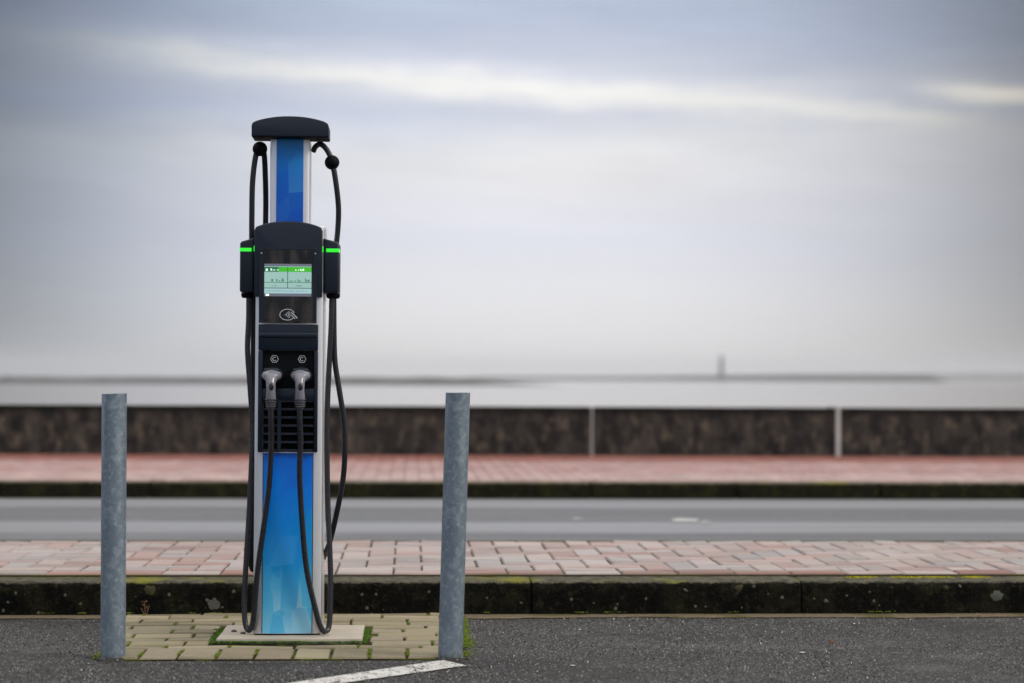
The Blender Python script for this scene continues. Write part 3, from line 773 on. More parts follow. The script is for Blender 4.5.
for dy in rows:
    y1 = min(y + dy, Y_KERB - 0.001)
    if y1 - y < 0.02: break
    x = left_edge(y) - (0.13 if r % 2 else 0.02)
    while x < PX1:
        wdt = 0.19 * random.choice([1, 1, 1, 0.9, 1.05]); a, b = max(x, left_edge((y + y1) / 2)), min(x + wdt, PX1)
        x += wdt
        if b - a < 0.03: continue
        c = jit(random.choice(GREY), 0.18)
        if y1 > slabF - 0.02 and y < slabB + 0.02 and b > SX0 - 0.015 and a < SX1 + 0.015:
            if a < SX0 - 0.05: blk.append((a, SX0 - 0.02, y, y1, c))
            if b > SX1 + 0.05: blk.append((SX1 + 0.02, b, y, y1, c))
            continue
        blk.append((a, b, y, y1, c))
    y = y1; r += 1
pad = paver_mesh('paved_pad', blk, M['pad'], 0.0095, depth=0.02, gap=0.0034, tilt=0.0018, gy=2.0)
tag(pad, kind='structure')
bm = bmesh.new(); column(bm, [(PX0 - 0.004, PY0 + 0.003), (PX1 + 0.006, PY0 + 0.003), (PX1 + 0.006, Y_KERB - 0.002), (XBK - 0.004, Y_KERB - 0.002)], -0.02, 0.004)
tag(link('pad_bed', bm, M['joint_pad']), kind='structure')

# concrete footing slab
bm = bmesh.new(); box(bm, SX0, SX1, slabF, slabB, -0.01, 0.02, 0.0045, 2)
bmesh.ops.subdivide_edges(bm, edges=[e for e in bm.edges if e.calc_length() > 0.2], cuts=14, use_grid_fill=True)
for v in bm.verts:
    k = noise.noise(v.co * 22) * 0.003
    if abs(v.co.x - SX0) < 0.01 or abs(v.co.x - SX1) < 0.01: v.co.x += k
    if abs(v.co.y - slabF) < 0.01: v.co.y += k
    if v.co.z > 0.015: v.co.z += k * 0.15
slab = link('concrete_footing', bm, M['slab'], smooth=True); tag(slab, 'pale flat concrete slab under the charging column ringed by moss', 'footing')
for px, py in ((234, 631.5), (243, 633.5)):
    p = gp(px, py, 0.0205); bm = bmesh.new(); lathe(bm, [(0.009, 0), (0.0085, 0.003), (0.005, 0.0055)], 6)
    link('bolt', bm, M['bolt'], slab, loc=p)

# worn white parking line
q = [(443, 661.2), (466.5, 666.8), (349, 683.5), (295, 683.5)]
P = [gp(*p) for p in q]
dT = (P[3] - P[0]) ; dB = (P[2] - P[1])
L0, L1 = P[0], P[1]; e0 = P[0] + dT * 5; e1 = P[1] + dB * (dT.length * 5 / dB.length)
bm = bmesh.new(); n = 80; prev = None
for i in range(n + 1):
    t = i / n; a = L0.lerp(e0, t); b = L1.lerp(e1, t)
    dd = (b - a).normalized()
    a = a + dd * 0.004 * noise.noise(a * 30); b = b + dd * 0.004 * noise.noise(b * 30)
    a = bm.verts.new((a.x, a.y, 0.004)); b = bm.verts.new((b.x, b.y, 0.004))
    if prev: bm.faces.new((prev[0], prev[1], b, a))
    prev = (a, b)
bmesh.ops.recalc_face_normals(bm, faces=bm.faces[:])
tag(link('parking_line', bm, M['paint']), kind='structure')

# ------------------------------------------------------------------ bollards
def bollard(pxb, pyb, pyt, pxt, label):
    b = gp(pxb, pyb); rad = 0.0362
    b.y += rad
    top = atdist(pxt, pyt, b.y)
    hgt = top.z
    root = tag(empty('bollard', (b.x, b.y, 0)), label, 'bollard', 'galvanised bollards beside the charging column')
    root.rotation_euler = (0, math.atan2(top.x - b.x, top.z), 0)
    bm = bmesh.new()
    lathe(bm, [(rad, -0.03), (rad, hgt * 0.33), (rad, hgt * 0.66), (rad, hgt - 0.001), (rad - 0.0008, hgt), (rad - 0.0035, hgt), (rad - 0.004, hgt - 0.002), (rad - 0.004, hgt - 0.12)], 40)
    for v in bm.verts:
        if v.co.z > hgt - 0.01: v.co.z += v.co.x * 0.03 + noise.noise(v.co * 60) * 0.0006
    link('post', bm, M['galv'], root, smooth=True)
    bm = bmesh.new()
    prf = [(rad + 0.012, 0.0), (rad + 0.008, 0.006), (rad + 0.0005, 0.009)]
    sg = 40
    rings = [[bm.verts.new((math.cos(2 * math.pi * k / sg) * (r_ + 0.006 * abs(noise.noise(Vector((k * 0.7, r_ * 50, b.x))))), math.sin(2 * math.pi * k / sg) * (r_ + 0.006 * abs(noise.noise(Vector((k * 0.7, r_ * 50, b.x))))), z_)) for k in range(sg)] for r_, z_ in prf]
    for u_, v_ in zip(rings, rings[1:]):
        for k in range(sg): bm.faces.new((u_[k], u_[(k + 1) % sg], v_[(k + 1) % sg], v_[k]))
    link('base_fill', bm, M['asphalt'], root, smooth='all')
    return root
bollard(111, 661.5, 393.5, 114.3, 'blue grey galvanised post at the left end of the paved pad, nearly upright')
bollard(450.5, 661.0, 392.5, 458, 'blue grey galvanised post at the right end of the paved pad, leaning right')

# ------------------------------------------------------------------ charging column
ST = gp(287.0, 635, 0.02)
KS = F / ST.y                                   # pixels per metre at its front
st = empty('charging_station', (ST.x, ST.y, 0.0205))
tag(st, 'tall slim silver and blue electric car charging column with two plugs and looped black cables', 'charging station')
def lx(px, py=500): return atdist(px, py, ST.y).x - ST.x
def lz(py): return atdist(288, py, ST.y).z - 0.0205
HW = 33.8 / KS                                   # half width of the lower body
# lower body: extruded aluminium with softly rounded front
def profile(hw, dep, bulge, rc=0.012):
    pts = []
    n = 12
    for i in range(n + 1):
        s = -1 + 2 * i / n
        xx = s * (hw - rc * 0.6); pts.append((xx, -bulge * (1 - s * s)))
    right = [(hw - rc * 0.15, rc * 0.35), (hw, rc)]
    back = [(hw, dep - rc), (hw - rc * 0.3, dep - rc * 0.3), (hw - rc, dep)]
    pts += right + back + [(-a, b) for a, b in back[::-1]] + [(-a, b) for a, b in right[::-1]]
    return pts
BD = 0.20
bm = bmesh.new(); column(bm, profile(HW, BD, 0.008), 0.004, lz(228))
link('body', bm, M['alu'], st, smooth=True)
bm = bmesh.new(); column(bm, profile(HW - 0.004, BD - 0.004, 0.004), -0.001, 0.004); link('base_plate', bm, M['black'], st)
# blue printed front panels, following the curve
def front_panel(name, x0, x1, z0, z1, hw, bulge, mat, yoff=0.0, th=0.003, wav=0.0):
    bm = bmesh.new(); n = 12; prev = None
    rows_ = [z0, z1]
    for i in range(n + 1):
        xx = x0 + (x1 - x0) * i / n; s = xx / hw; yy = yoff - bulge * (1 - s * s)
        r_ = [bm.verts.new((xx, yy - th, z0)), bm.verts.new((xx, yy - th, z1)), bm.verts.new((xx, yy + 0.001, z1)), bm.verts.new((xx, yy + 0.001, z0))]
        if prev:
            for k in range(4): bm.faces.new((prev[k], r_[k], r_[(k + 1) % 4], prev[(k + 1) % 4]))
        else: bm.faces.new(r_)
        prev = r_
    bm.faces.new(prev[::-1]); bmesh.ops.recalc_face_normals(bm, faces=bm.faces[:])
    return link(name, bm, mat, st, smooth=True)
fp = front_panel('front_panel', -0.0765, 0.0765, 0.006, lz(453), HW, 0.008, M['print_low']); 
fp['label'] = 'lower blue printed panel turning pale cyan towards the ground'
for s_ in (-1, 1):
    bm = bmesh.new(); xx = s_ * 0.0782; yq = -0.008 * (1 - (xx / HW) ** 2); box(bm, xx - 0.0009, xx + 0.0009, yq - 0.0025, yq + 0.002, 0.006, lz(453), 0.0004); link('panel_trim', bm, M['black'], st)
# upper column
UW = 19.8 / KS; UX = -0.0035; UY = 0.035
bm = bmesh.new(); column(bm, [(a + UX, b + UY) for a, b in profile(UW, 0.12, 0.005, 0.008)], lz(240), lz(138)); link('upper_column', bm, M['alu'], st, smooth=True)
o = front_panel('front_panel', -0.0425, 0.0425, lz(223), lz(137.3), UW, 0.005, M['print_high'], UY); o.data.transform(Matrix.Translation((0, 0, -lz(223)))); o.location = (UX * 0.9, 0, lz(223))
o['label'] = 'upper narrow deep blue panel below the cap'
# cap
def arc_top(hw, zb, zs, zt, n=16, rc=0.01):
    pts = [(-hw + 0.0, zb), (hw, zb), (hw, zs - rc), (hw - rc * 0.3, zs - rc * 0.15)]
    for i in range(n + 1):
        s = 1 - 2 * i / n; 
        if abs(s) > 0.93: continue
        pts.append((s * hw, zs + (zt - zs) * (1 - (abs(s)) ** 2.2)))
    pts += [(-hw + rc * 0.3, zs - rc * 0.15), (-hw, zs - rc)]
    return pts
CW = 38.2 / KS
bm = bmesh.new(); prism(bm, arc_top(CW, lz(137.2), lz(123.5), lz(117)), -0.022, 0.095, 0.0025, 3); link('cap', bm, M['navy'], st, smooth=True)
bm = bmesh.new(); box(bm, -CW * 0.985, CW * 0.985, -0.020, 0.093, lz(137.9), lz(137.1), 0.0005); link('cap_underside', bm, M['black'], st)
# head cover
HCW = 33.5 / KS
pts = [(-HCW, lz(297)), (HCW, lz(297)), (HCW, lz(231)), (HCW - 0.004, lz(228))]
for i in range(15):
    s = 0.9 - 1.8 * i / 14; pts.append((s * HCW, lz(227.3) + (lz(222) - lz(227.3)) * (1 - (abs(s) / 0.93) ** 2.4)))
pts += [(-HCW + 0.004, lz(228)), (-HCW, lz(231))]
bm = bmesh.new(); prism(bm, [(a - 0.0025, b) for a, b in pts], -0.030, 0.05, 0.0035, 3); link('head_cover', bm, M['navy'], st, smooth=True)
bm = bmesh.new(); box(bm, -HW - 0.001, HW + 0.001, 0.0505, BD + 0.002, lz(300), lz(224.5), 0.004); link('head_shell', bm, M['alu'], st, smooth=True)
# display glass
gx0, gx1 = lx(260.3, 290), lx(316.8, 290)
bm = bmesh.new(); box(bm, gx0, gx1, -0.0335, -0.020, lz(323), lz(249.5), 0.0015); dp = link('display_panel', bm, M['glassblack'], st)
bm = bmesh.new(); box(bm, gx0 - 0.0015, gx0 + 0.010, -0.0345, -0.022, lz(323.3), lz(249), 0.001); box(bm, gx1 - 0.010, gx1 + 0.0015, -0.0345, -0.022, lz(323.3), lz(249), 0.001)
box(bm, gx0 + 0.0102, gx1 - 0.0102, -0.0343, -0.022, lz(250.2), lz(248.8), 0.0005)
link('bezel', bm, M['navy_gloss'], dp)
for px in (262.5, 317.5):
    bm = bmesh.new(); lathe(bm, [(0.0028, 0), (0.0022, 0.0015)], 10); bm.transform(Matrix.Rotation(R(90), 4, 'X')); link('screw', bm, M['alu'], dp, loc=(lx(px - (0.2 if px < 300 else 1.6), 254), -0.0345, lz(254)))
# screen picture: pale page with green headers in two halves
sx0, sx1 = lx(265.2, 280), lx(312, 280)
def rect(bm, a, b, z0, z1, y, mi=0): box(bm, a, b, y, y + 0.0004, z0, z1, 0, 1, mi)
SM = [M['scr_bg'], M['scr_green'], M['scr_dark'], M['scr_white'], M['scr_pale'], M['scr_grey'], M['scr_dgreen']]
bm = bmesh.new(); yS = -0.0339
zz = lambda py: lz(py)
W_ = sx1 - sx0; mid = sx0 + W_ * 0.495
rect(bm, sx0, sx1, zz(294), zz(264.5), yS, 0)
rect(bm, sx0, sx1, zz(267), zz(264.5), yS - 0.0005, 5)
rect(bm, sx0, sx1, zz(272.4), zz(267.6), yS - 0.0005, 1)
rect(bm, sx0, sx0 + W_ * 0.3, zz(272.4), zz(267.6), yS - 0.0008, 6)
rect(bm, sx0, sx1, zz(293.8), zz(289.4), yS - 0.0005, 4)
rect(bm, sx0, sx1, zz(288.9), zz(288.3), yS - 0.0005, 2)
rect(bm, sx0, sx1, zz(283.2), zz(282.7), yS - 0.0005, 6)
rect(bm, mid - 0.0009, mid + 0.0009, zz(288.5), zz(267.6), yS - 0.0009, 2)
rect(bm, sx0, sx1, zz(296.8), zz(294.1), yS - 0.0005, 5)
rect(bm, sx0 + W_ * 0.03, sx0 + W_ * 0.07, zz(271.6), zz(269.5), yS - 0.0012, 3)
random.seed(5)
def scribble(a, b, zlo, zhi, mi, step=0.0022, dens=0.75):
    xx = a
    while xx < b:
        wdt = random.uniform(0.4, 0.8) * step
        if random.random() < dens:
            h = random.choice([0.55, 0.6, 1.0]) * (zhi - zlo); rect(bm, xx, xx + wdt, zlo, zlo + h, yS - 0.0012, mi)
        xx += step
scribble(sx0 + W_ * 0.13, sx0 + W_ * 0.31, zz(271.2), zz(269.2), 3); scribble(mid + W_ * 0.16, mid + W_ * 0.35, zz(271.2), zz(269.2), 3)
scribble(sx0 + W_ * 0.15, sx0 + W_ * 0.32, zz(282.2), zz(279.6), 6, 0.003); scribble(sx0 + W_ * 0.36, sx0 + W_ * 0.44, zz(282.2), zz(278.4), 6, 0.003)
scribble(mid + W_ * 0.04, mid + W_ * 0.12, zz(282.2), zz(280.4), 6, 0.003); scribble(mid + W_ * 0.15, mid + W_ * 0.32, zz(282.2), zz(279.6), 6, 0.003); scribble(mid + W_ * 0.37, mid + W_ * 0.46, zz(282.2), zz(278.6), 6, 0.003)
scribble(sx0 + W_ * 0.17, sx0 + W_ * 0.31, zz(286.8), zz(285.6), 5); scribble(mid + W_ * 0.17, mid + W_ * 0.31, zz(286.8), zz(285.6), 5)
scribble(sx0 + W_ * 0.05, sx1 - W_ * 0.1, zz(291.8), zz(290.9), 5)
rect(bm, sx0 + W_ * 0.03, sx0 + W_ * 0.1, zz(296.4), zz(294.5), yS - 0.001, 3)
link('screen', bm, SM, dp)
# contactless symbol: oval with waves and a hand
bm = bmesh.new(); yc = -0.0342
cx, cz = lx(288.2, 315), lz(315)
oval = [(cx + 0.0240 * math.cos(a) * (1.0 if math.cos(a) < 0.6 else 0.92), cz + 0.0170 * math.sin(a)) for a in [R(18 + 320 * i / 30) for i in range(31)]]
ribbon(bm, oval, 0.0015, yc, yc + 0.001)
for k, rr in enumerate((0.003, 0.0080, 0.0130, 0.0180)):
    ribbon(bm, [(cx - 0.010 + rr * math.cos(a) * 1.0, cz + rr * 0.9 * math.sin(a)) for a in [R(-42 + 84 * i / 8) for i in range(9)]], 0.0013, yc, yc + 0.001)
ribbon(bm, [(cx + 0.0115, cz + 0.007), (cx + 0.019, cz + 0.001), (cx + 0.025, cz - 0.005), (cx + 0.031, cz - 0.011)], 0.0022, yc, yc + 0.001)
ribbon(bm, [(cx + 0.012, cz - 0.001), (cx + 0.018, cz - 0.007), (cx + 0.024, cz - 0.013)], 0.0018, yc, yc + 0.001)
link('contactless_symbol', bm, M['white_ink'], dp)
# lower dark service panel with plug recess and vents
px0, px1 = lx(258.6, 390), lx(318, 390)
bm = bmesh.new()
box(bm, px0, px1, -0.026, 0.0, lz(350.5), lz(324.5), 0.003)
sp_ = link('socket_panel', bm, M['navy_gloss'], st, smooth=True)
bm = bmesh.new(); box(bm, px0 + 0.002, px1 - 0.002, -0.0355, -0.0262, lz(338), lz(333), 0.0035, 3); link('ledge', bm, M['navy_gloss'], sp_, smooth=True)
bm = bmesh.new(); box(bm, px0, lx(263.2, 370), -0.0255, 0.0, lz(452), lz(350.7), 0.002); box(bm, lx(314.6, 370), px1, -0.0255, 0.0, lz(452), lz(350.7), 0.002)
box(bm, lx(263.3, 370), lx(314.5, 370), -0.0253, 0.0, lz(400), lz(389), 0.001)
link('panel_frame', bm, M['navy_gloss'], sp_, smooth=True)
bm = bmesh.new(); box(bm, lx(263.3, 370), lx(314.5, 370), -0.0125, -0.001, lz(388.8), lz(350.7)); link('recess', bm, M['black'], sp_)
# vents
bm = bmesh.new(); vz0, vz1 = lz(451.8), lz(400.2)
vxs = [lx(p, 425) for p in (263.4, 277.8, 281.4, 298.5, 303, 314.4)]
box(bm, vxs[1], vxs[2], -0.0248, -0.002, vz0, vz1, 0.001); box(bm, vxs[3], vxs[4], -0.0248, -0.002, vz0, vz1, 0.001)
for (a, b) in ((vxs[0] + 0.002, vxs[1]), (vxs[2], vxs[3]), (vxs[4], vxs[5] - 0.002)):
    for k in range(7):
        zc = vz1 - 0.0 - k * 8.15 / KS
        box(bm, a, b, -0.0225, -0.0105, max(zc - 0.0062, vz0), zc + (0.0 if k == 0 else 0.001), 0.001)
link('vent_grille', bm, M['navy'], sp_)
bm = bmesh.new(); box(bm, vxs[0], vxs[5], -0.0100, -0.001, vz0, vz1); link('vent_backing', bm, M['void'], sp_)
# type symbols: hexagon with a C
for px in (274.8, 302.3):
    bm = bmesh.new(); c0, c1_ = lx(px, 359), lz(359)
    ribbon(bm, [(c0 + 0.0122 * math.cos(R(60 * i)), c1_ + 0.0122 * math.sin(R(60 * i))) for i in range(6)], 0.0014, -0.0135, -0.0122, closed=True)
    ribbon(bm, [(c0 + 0.0056 * math.cos(R(50 + 26 * i)), c1_ + 0.0056 * math.sin(R(50 + 26 * i))) for i in range(11)], 0.0015, -0.0135, -0.0122)
    link('socket_symbol', bm, M['white_ink'], sp_)
# sockets
for px in (273.5, 302.0):
    bm = bmesh.new()
    tube(bm, [Vector((lx(px, 375), -0.0127, lz(375.2))), Vector((lx(px, 375), -0.030, lz(375.2))), Vector((lx(px, 375), -0.034, lz(375.2)))], lambda t: (0.034 - 0.002 * (t > 0.9), 0.0265 - 0.002 * (t > 0.9)), 32)
    link('socket', bm, M['navy_gloss'], sp_, smooth=True)
# side holsters
for s in (-1, 1):
    bm = bmesh.new()
    a = 0.003
    xin = s * (HCW + a); xout = s * (48.9 / KS) + (0.003 if s > 0 else 0.001)
    z0_, z1_ = lz(292.5), lz(240)
    pts = [(xin, z0_), (xout - s * 0.004, z0_), (xout, z0_ + 0.006), (xout, lz(243.5)), (xout - s * 0.006, lz(241.5)), (xin, lz(238))]
    prism(bm, [(a - 0.0025, b) for a, b in pts], 0.0, 0.13, 0.006, 3)
    hol = link('cable_holster', bm, M['navy'], st, smooth=True)
    bm = bmesh.new(); xa, xb = sorted((s * (37.0 / KS), xout + s * 0.0008)); box(bm, xa - 0.0025, xb - 0.0025, -0.0012, 0.05, lz(251.8), lz(248.2), 0.001)
    link('light_strip', bm, M['led'], hol)
    xm = (xin + xout) / 2
    bm = bmesh.new(); lathe(bm, [(0.018, z0_ - 0.016), (0.022, z0_ - 0.010), (0.022, z0_ - 0.001)], 20, (xm + s * 0.002, 0.05, 0)); link('cable_gland', bm, M['black'], hol, smooth=True)
    # light on the flank of the head
    bm = bmesh.new(); xa, xb = sorted((s * (HCW - 0.0015), s * (HCW + 0.0026))); box(bm, xa - 0.0025, xb - 0.0025, -0.022, -0.001, lz(252), lz(246.5), 0.001); link('side_light', bm, M['led'], st)

# ---- cables
CR = 0.0088
def L3(px, py, y): return (lx(px, py), y, lz(py))
def cable(pts, rad=CR, mat=None, n=14):
    bm = bmesh.new(); tube(bm, catmull(pts, n), rad, 14); return link('charging_cable', bm, mat or M['rubber'], st, smooth='all')
def plug(px, parent):
    # grip: head in the socket, bending down into the handle
    path = catmull([L3(px, 374.8, -0.028), L3(px, 375.2, -0.048), L3(px, 377.5, -0.066), L3(px, 383, -0.080), L3(px, 390, -0.083), L3(px, 399.5, -0.078)], 8)
    W = [(0.0, 0.0290, 0.016), (0.12, 0.0305, 0.019), (0.26, 0.0310, 0.019), (0.38, 0.0260, 0.0175), (0.48, 0.0185, 0.0165), (0.58, 0.0150, 0.0155), (0.80, 0.0142, 0.015), (1.0, 0.0158, 0.016)]
    def rf(t):
        for (a, b, c), (a2, b2, c2) in zip(W, W[1:]):
            if t <= a2: k = (t - a) / (a2 - a); k = k * k * (3 - 2 * k); return (b + (b2 - b) * k, c + (c2 - c) * k)
        return W[-1][1:]
    bm = bmesh.new(); tube(bm, path, rf, 28); g = link('plug', bm, M['grip'], parent, smooth=True)
    # ribbed boot
    bm = bmesh.new()
    pr = []
    for k in range(4):
        z0 = -k * 0.0072; r0 = 0.0182 - k * 0.0005
        pr += [(r0 - 0.0040, z0), (r0, z0 - 0.001), (r0, z0 - 0.0042), (r0 - 0.0040, z0 - 0.0052)]
    pr.append((0.011, -0.032))
    p = L3(px, 398.3, -0.078); lathe(bm, pr, 24, p); link('plug_boot', bm, M['boot'], parent, smooth=True)
    bm = bmesh.new(); q_ = L3(px + 0.9, 386.5, -0.0975); bmesh.ops.create_uvsphere(bm, u_segments=14, v_segments=10, radius=1.0); bm.transform(Matrix.Translation(q_) @ Matrix.Diagonal((0.0075, 0.004, 0.012, 1))); link('release_button', bm, M['greycable'], parent, smooth='all')
    # release latch button on the head
    bm = bmesh.new(); q_ = L3(px, 370.6, -0.045); box(bm, q_[0] - 0.024, q_[0] + 0.024, q_[1] - 0.016, q_[1] + 0.012, q_[2] - 0.009, q_[2] + 0.0075, 0.0065, 4); link('latch', bm, M['navy_gloss'], parent, smooth=True)
# left plug cable
yp = -0.075
c1 = cable([L3(272.8, 403, yp - 0.003), L3(273, 420, yp - 0.001), L3(273, 440, -0.068), L3(270.8, 480, -0.055), L3(267, 510, -0.045), L3(258.5, 569, -0.030), L3(254.6, 612, -0.02),
            L3(252, 626, -0.01), L3(248.2, 630, 0.0), L3(244.8, 622, 0.01), L3(243.8, 600, 0.02), L3(245.5, 560, 0.03), L3(248.3, 510, 0.04), L3(250.5, 459, 0.045), L3(250.8, 422, 0.05), L3(248.8, 388, 0.05),
            L3(246.2, 350, 0.05), L3(247.3, 320, 0.05), L3(247.5, 299, 0.05), L3(247.2, 292, 0.05)], mat=M['greycable'])
c1['label'] = 'cable hanging from the left plug in a long loop'
plug(272.8, c1)
c2 = cable([L3(301.0, 403, yp - 0.003), L3(301, 420, yp - 0.001), L3(301.8, 440, -0.068), L3(300.8, 472, -0.06), L3(303, 520, -0.048), L3(307.5, 569, -0.038), L3(317.3, 614, -0.028),
            L3(321.5, 627, -0.022), L3(325.2, 631, -0.01), L3(329.2, 624, 0.005), L3(330.4, 585, 0.02), L3(329.2, 546, 0.03), L3(327.2, 504, 0.04), L3(326.3, 440, 0.045), L3(327.2, 392, 0.05),
            L3(330.3, 330, 0.05), L3(331.2, 299, 0.05), L3(331.6, 292, 0.05)], mat=M['greycable'])
c2['label'] = 'cable hanging from the right plug in a long loop'
plug(301.4, c2)
# slack behind: a second strand on each side
cable([L3(251.8, 290, 0.07), L3(251.4, 330, 0.075), L3(251.3, 400, 0.08), L3(251.6, 480, 0.08), L3(250.0, 540, 0.08), L3(249.0, 565, 0.085), L3(250.3, 572.5, 0.10), L3(252.5, 560, 0.12), L3(253.5, 480, 0.13), L3(257, 400, 0.15)])
cable([L3(333.0, 290, 0.06), L3(333.2, 330, 0.06), L3(334.2, 361, 0.06), L3(338.9, 392, 0.06), L3(343.4, 422, 0.06), L3(344.2, 450, 0.06), L3(342.3, 480, 0.065), L3(335.5, 516, 0.07), L3(328.0, 546, 0.10), L3(320, 565, 0.22)])
# upper strands over the cap arms
cable([L3(250.2, 243, 0.06), L3(250.4, 215, 0.055), L3(251.3, 180, 0.05), L3(254.8, 153, 0.05), L3(259.5, 144.5, 0.05), L3(262.6, 152, 0.06), L3(263.4, 175, 0.08), L3(263.4, 200, 0.10), L3(262.5, 232, 0.12)])
cable([L3(312, 148, 0.08), L3(314.5, 143.6, 0.07), L3(320, 141.6, 0.06), L3(326.5, 148, 0.055), L3(331.5, 160, 0.05), L3(335.2, 180, 0.05), L3(337.8, 205, 0.055), L3(337.2, 226, 0.06), L3(335.5, 243, 0.06)])
for (px, py, yy) in ((258.8, 147.5, 0.045), (331.4, 160.2, 0.05)):
    bm = bmesh.new(); bmesh.ops.create_uvsphere(bm, u_segments=24, v_segments=14, radius=0.0235); bm.transform(Matrix.Translation(L3(px, py, yy)))
    link('cable_stopper', bm, M['black'], st, smooth='all')

# ------------------------------------------------------------------ moss, debris
random.seed(3)
def tufts(name, spots, mat, label=None):
    """spots: (x, y, z, size) each a small clump of leaflets"""
    bm = bmesh.new()
    for (x, y, z, s) in spots:
        for _ in range(4):
            c = Vector((x + random.gauss(0, s * 0.5), y + random.gauss(0, s * 0.5), z + random.uniform(0, s * 0.35)))
            r = s * random.uniform(0.25, 0.55)
            ax = Euler((random.uniform(-0.9, 0.9), random.uniform(-0.9, 0.9), random.uniform(0, 6.28))).to_matrix()
            v = [bm.verts.new(c + ax @ Vector(p)) for p in ((-r, 0, 0), (0, -r * 0.6, r * 0.25), (r, 0, 0), (0, r * 0.6, r * 0.25))]
            bm.faces.new(v)
    return tag(link(name, bm, mat), kind='stuff')
sp1 = []
def along(x0, y0, x1, y1, n, z, s, spread):
    for _ in range(n):
        t = random.random(); sp1.append((x0 + (x1 - x0) * t + random.gauss(0, spread), y0 + (y1 - y0) * t + random.gauss(0, spread), z, s * random.uniform(0.5, 1.3)))
# right edge of the pad: thick patches
for k in range(14):
    t = random.random() ** 0.8; yy = PY0 + 0.12 + (Y_KERB - PY0 - 0.15) * t
    along(PX1 + 0.01, yy - 0.03, PX1 + 0.012, yy + 0.03, 55, 0.003, 0.0055, 0.009)
for k in range(30):
    yy = random.uniform(PY0 + 0.05, Y_KERB - 0.02); along(PX1 + 0.004, yy - 0.02, PX1 + 0.03, yy + 0.02, 12, 0.002, 0.0045, 0.012)
# left of the left bollard
along(PX0 - 0.01, PY0 + 0.04, PX0 - 0.005, PY0 + 0.18, 130, 0.002, 0.006, 0.013)
# header joints of the pad
i = 0; x = PX0
while x < PX1:
    if random.random() < 0.62: 
        a = random.uniform(0, 0.08); along(x, PY0 + a, x, PY0 + random.uniform(0.12, 0.2), 90, 0.0075, 0.0042, 0.0026)
    x += 0.112 if i != 9 else 0.060; i += 1
for b in blk:
    if b[2] > PY0 + 0.19 and random.random() < 0.38: along(b[0], b[2], b[0], b[3], 30, 0.0075, 0.0042, 0.003)
# foot and top of the kerb
for k in range(26):
    x = random.uniform(-3, 3.2); along(x, Y_KERB - 0.012, x + random.uniform(0.01, 0.06), Y_KERB - 0.008, 16, 0.012, 0.0045, 0.005)
for xj in xk:
    along(xj, Y_KERB + 0.02, xj, Y_PAVE, 30, Z_KERB - 0.002, 0.004, 0.004)
for k in range(22):
    x = random.uniform(-2.6, 3); along(x, Y_PAVE - 0.006, x + random.uniform(0.01, 0.09), Y_PAVE - 0.004, 22, Z_KERB, 0.004, 0.003)
tufts('moss', sp1, M['moss'])
sp1 = []
M['moss_yellow'] = mat_moss('yellow_moss', (0.22, 0.22, 0.015), (0.50, 0.44, 0.02))
for (a, b) in ((847, 872), (893, 917), (925, 952), (967, 984)):
    pa, pb = gp(a, 577.5, Z_KERB), gp(b, 577.5, Z_KERB)
    along(pa.x, Y_PAVE - 0.05, pb.x, Y_PAVE - 0.05, 240, Z_KERB + 0.001, 0.0045, 0.016)
tufts('yellow_moss', sp1, M['moss_yellow'])
sp1 = []
along(SX0 - 0.004, slabF - 0.008, SX1 + 0.004, slabF - 0.008, 1100, 0.0095, 0.0045, 0.0035)
for k in range(16):
    x = random.uniform(SX0, SX0 + 0.24) if k < 11 else random.uniform(SX0, SX1); along(x, slabF - 0.009, x + 0.03, slabF - 0.009, 50, 0.010, 0.006, 0.005)
along(SX0 - 0.012, slabF - 0.005, SX0 - 0.012, slabB - 0.02, 500, 0.008, 0.006, 0.006)
along(SX0 - 0.02, slabB - 0.05, SX0 + 0.02, slabB + 0.01, 160, 0.009, 0.008, 0.010)
along(SX1 + 0.010, slabF, SX1 + 0.012, slabB, 420, 0.008, 0.0052, 0.004)
tufts('green_moss', sp1, M['moss_green'])

# scattered grit on the asphalt
M['grit'] = mat_moss('grit_stone', (0.008, 0.008, 0.008), (0.18, 0.176, 0.172))
vt, fc = [], []
for _ in range(42000):
    y = 4.7 + (Y_KERB - 4.7) * random.random(); hw_ = 0.31 * y
    x = random.uniform(-hw_ + y * 0.054, hw_ + y * 0.054)
    if PX0 - 0.03 < x < PX1 + 0.03 and y > PY0 - 0.01: continue
    if noise.noise(Vector((x * 3, y * 3, 1))) < random.uniform(-0.7, 0.3): continue
    r = random.choice([0.0018, 0.0024, 0.003, 0.0038]) * random.uniform(0.8, 1.2); a = random.uniform(0, 6.28); h = r * random.uniform(0.5, 1.1); b0_ = len(vt)
    for k in range(4): vt.append((x + r * math.cos(a + k * 1.571) * random.uniform(0.7, 1.2), y + r * math.sin(a + k * 1.571) * random.uniform(0.7, 1.2), -0.0005))
    for k in range(4): vt.append((x + r * 0.5 * math.cos(a + 0.3 + k * 1.571), y + r * 0.5 * math.sin(a + 0.3 + k * 1.571), h * random.uniform(0.8, 1.1)))
    for k in range(4): fc.append((b0_ + k, b0_ + (k + 1) % 4, b0_ + 4 + (k + 1) % 4, b0_ + 4 + k))
    fc.append((b0_ + 4, b0_ + 5, b0_ + 6, b0_ + 7))
me = bpy.data.meshes.new('grit'); me.from_pydata(vt, [], fc); me.update(); me.materials.append(M['grit'])
go = bpy.data.objects.new('grit', me); col.objects.link(go); tag(go, kind='stuff')

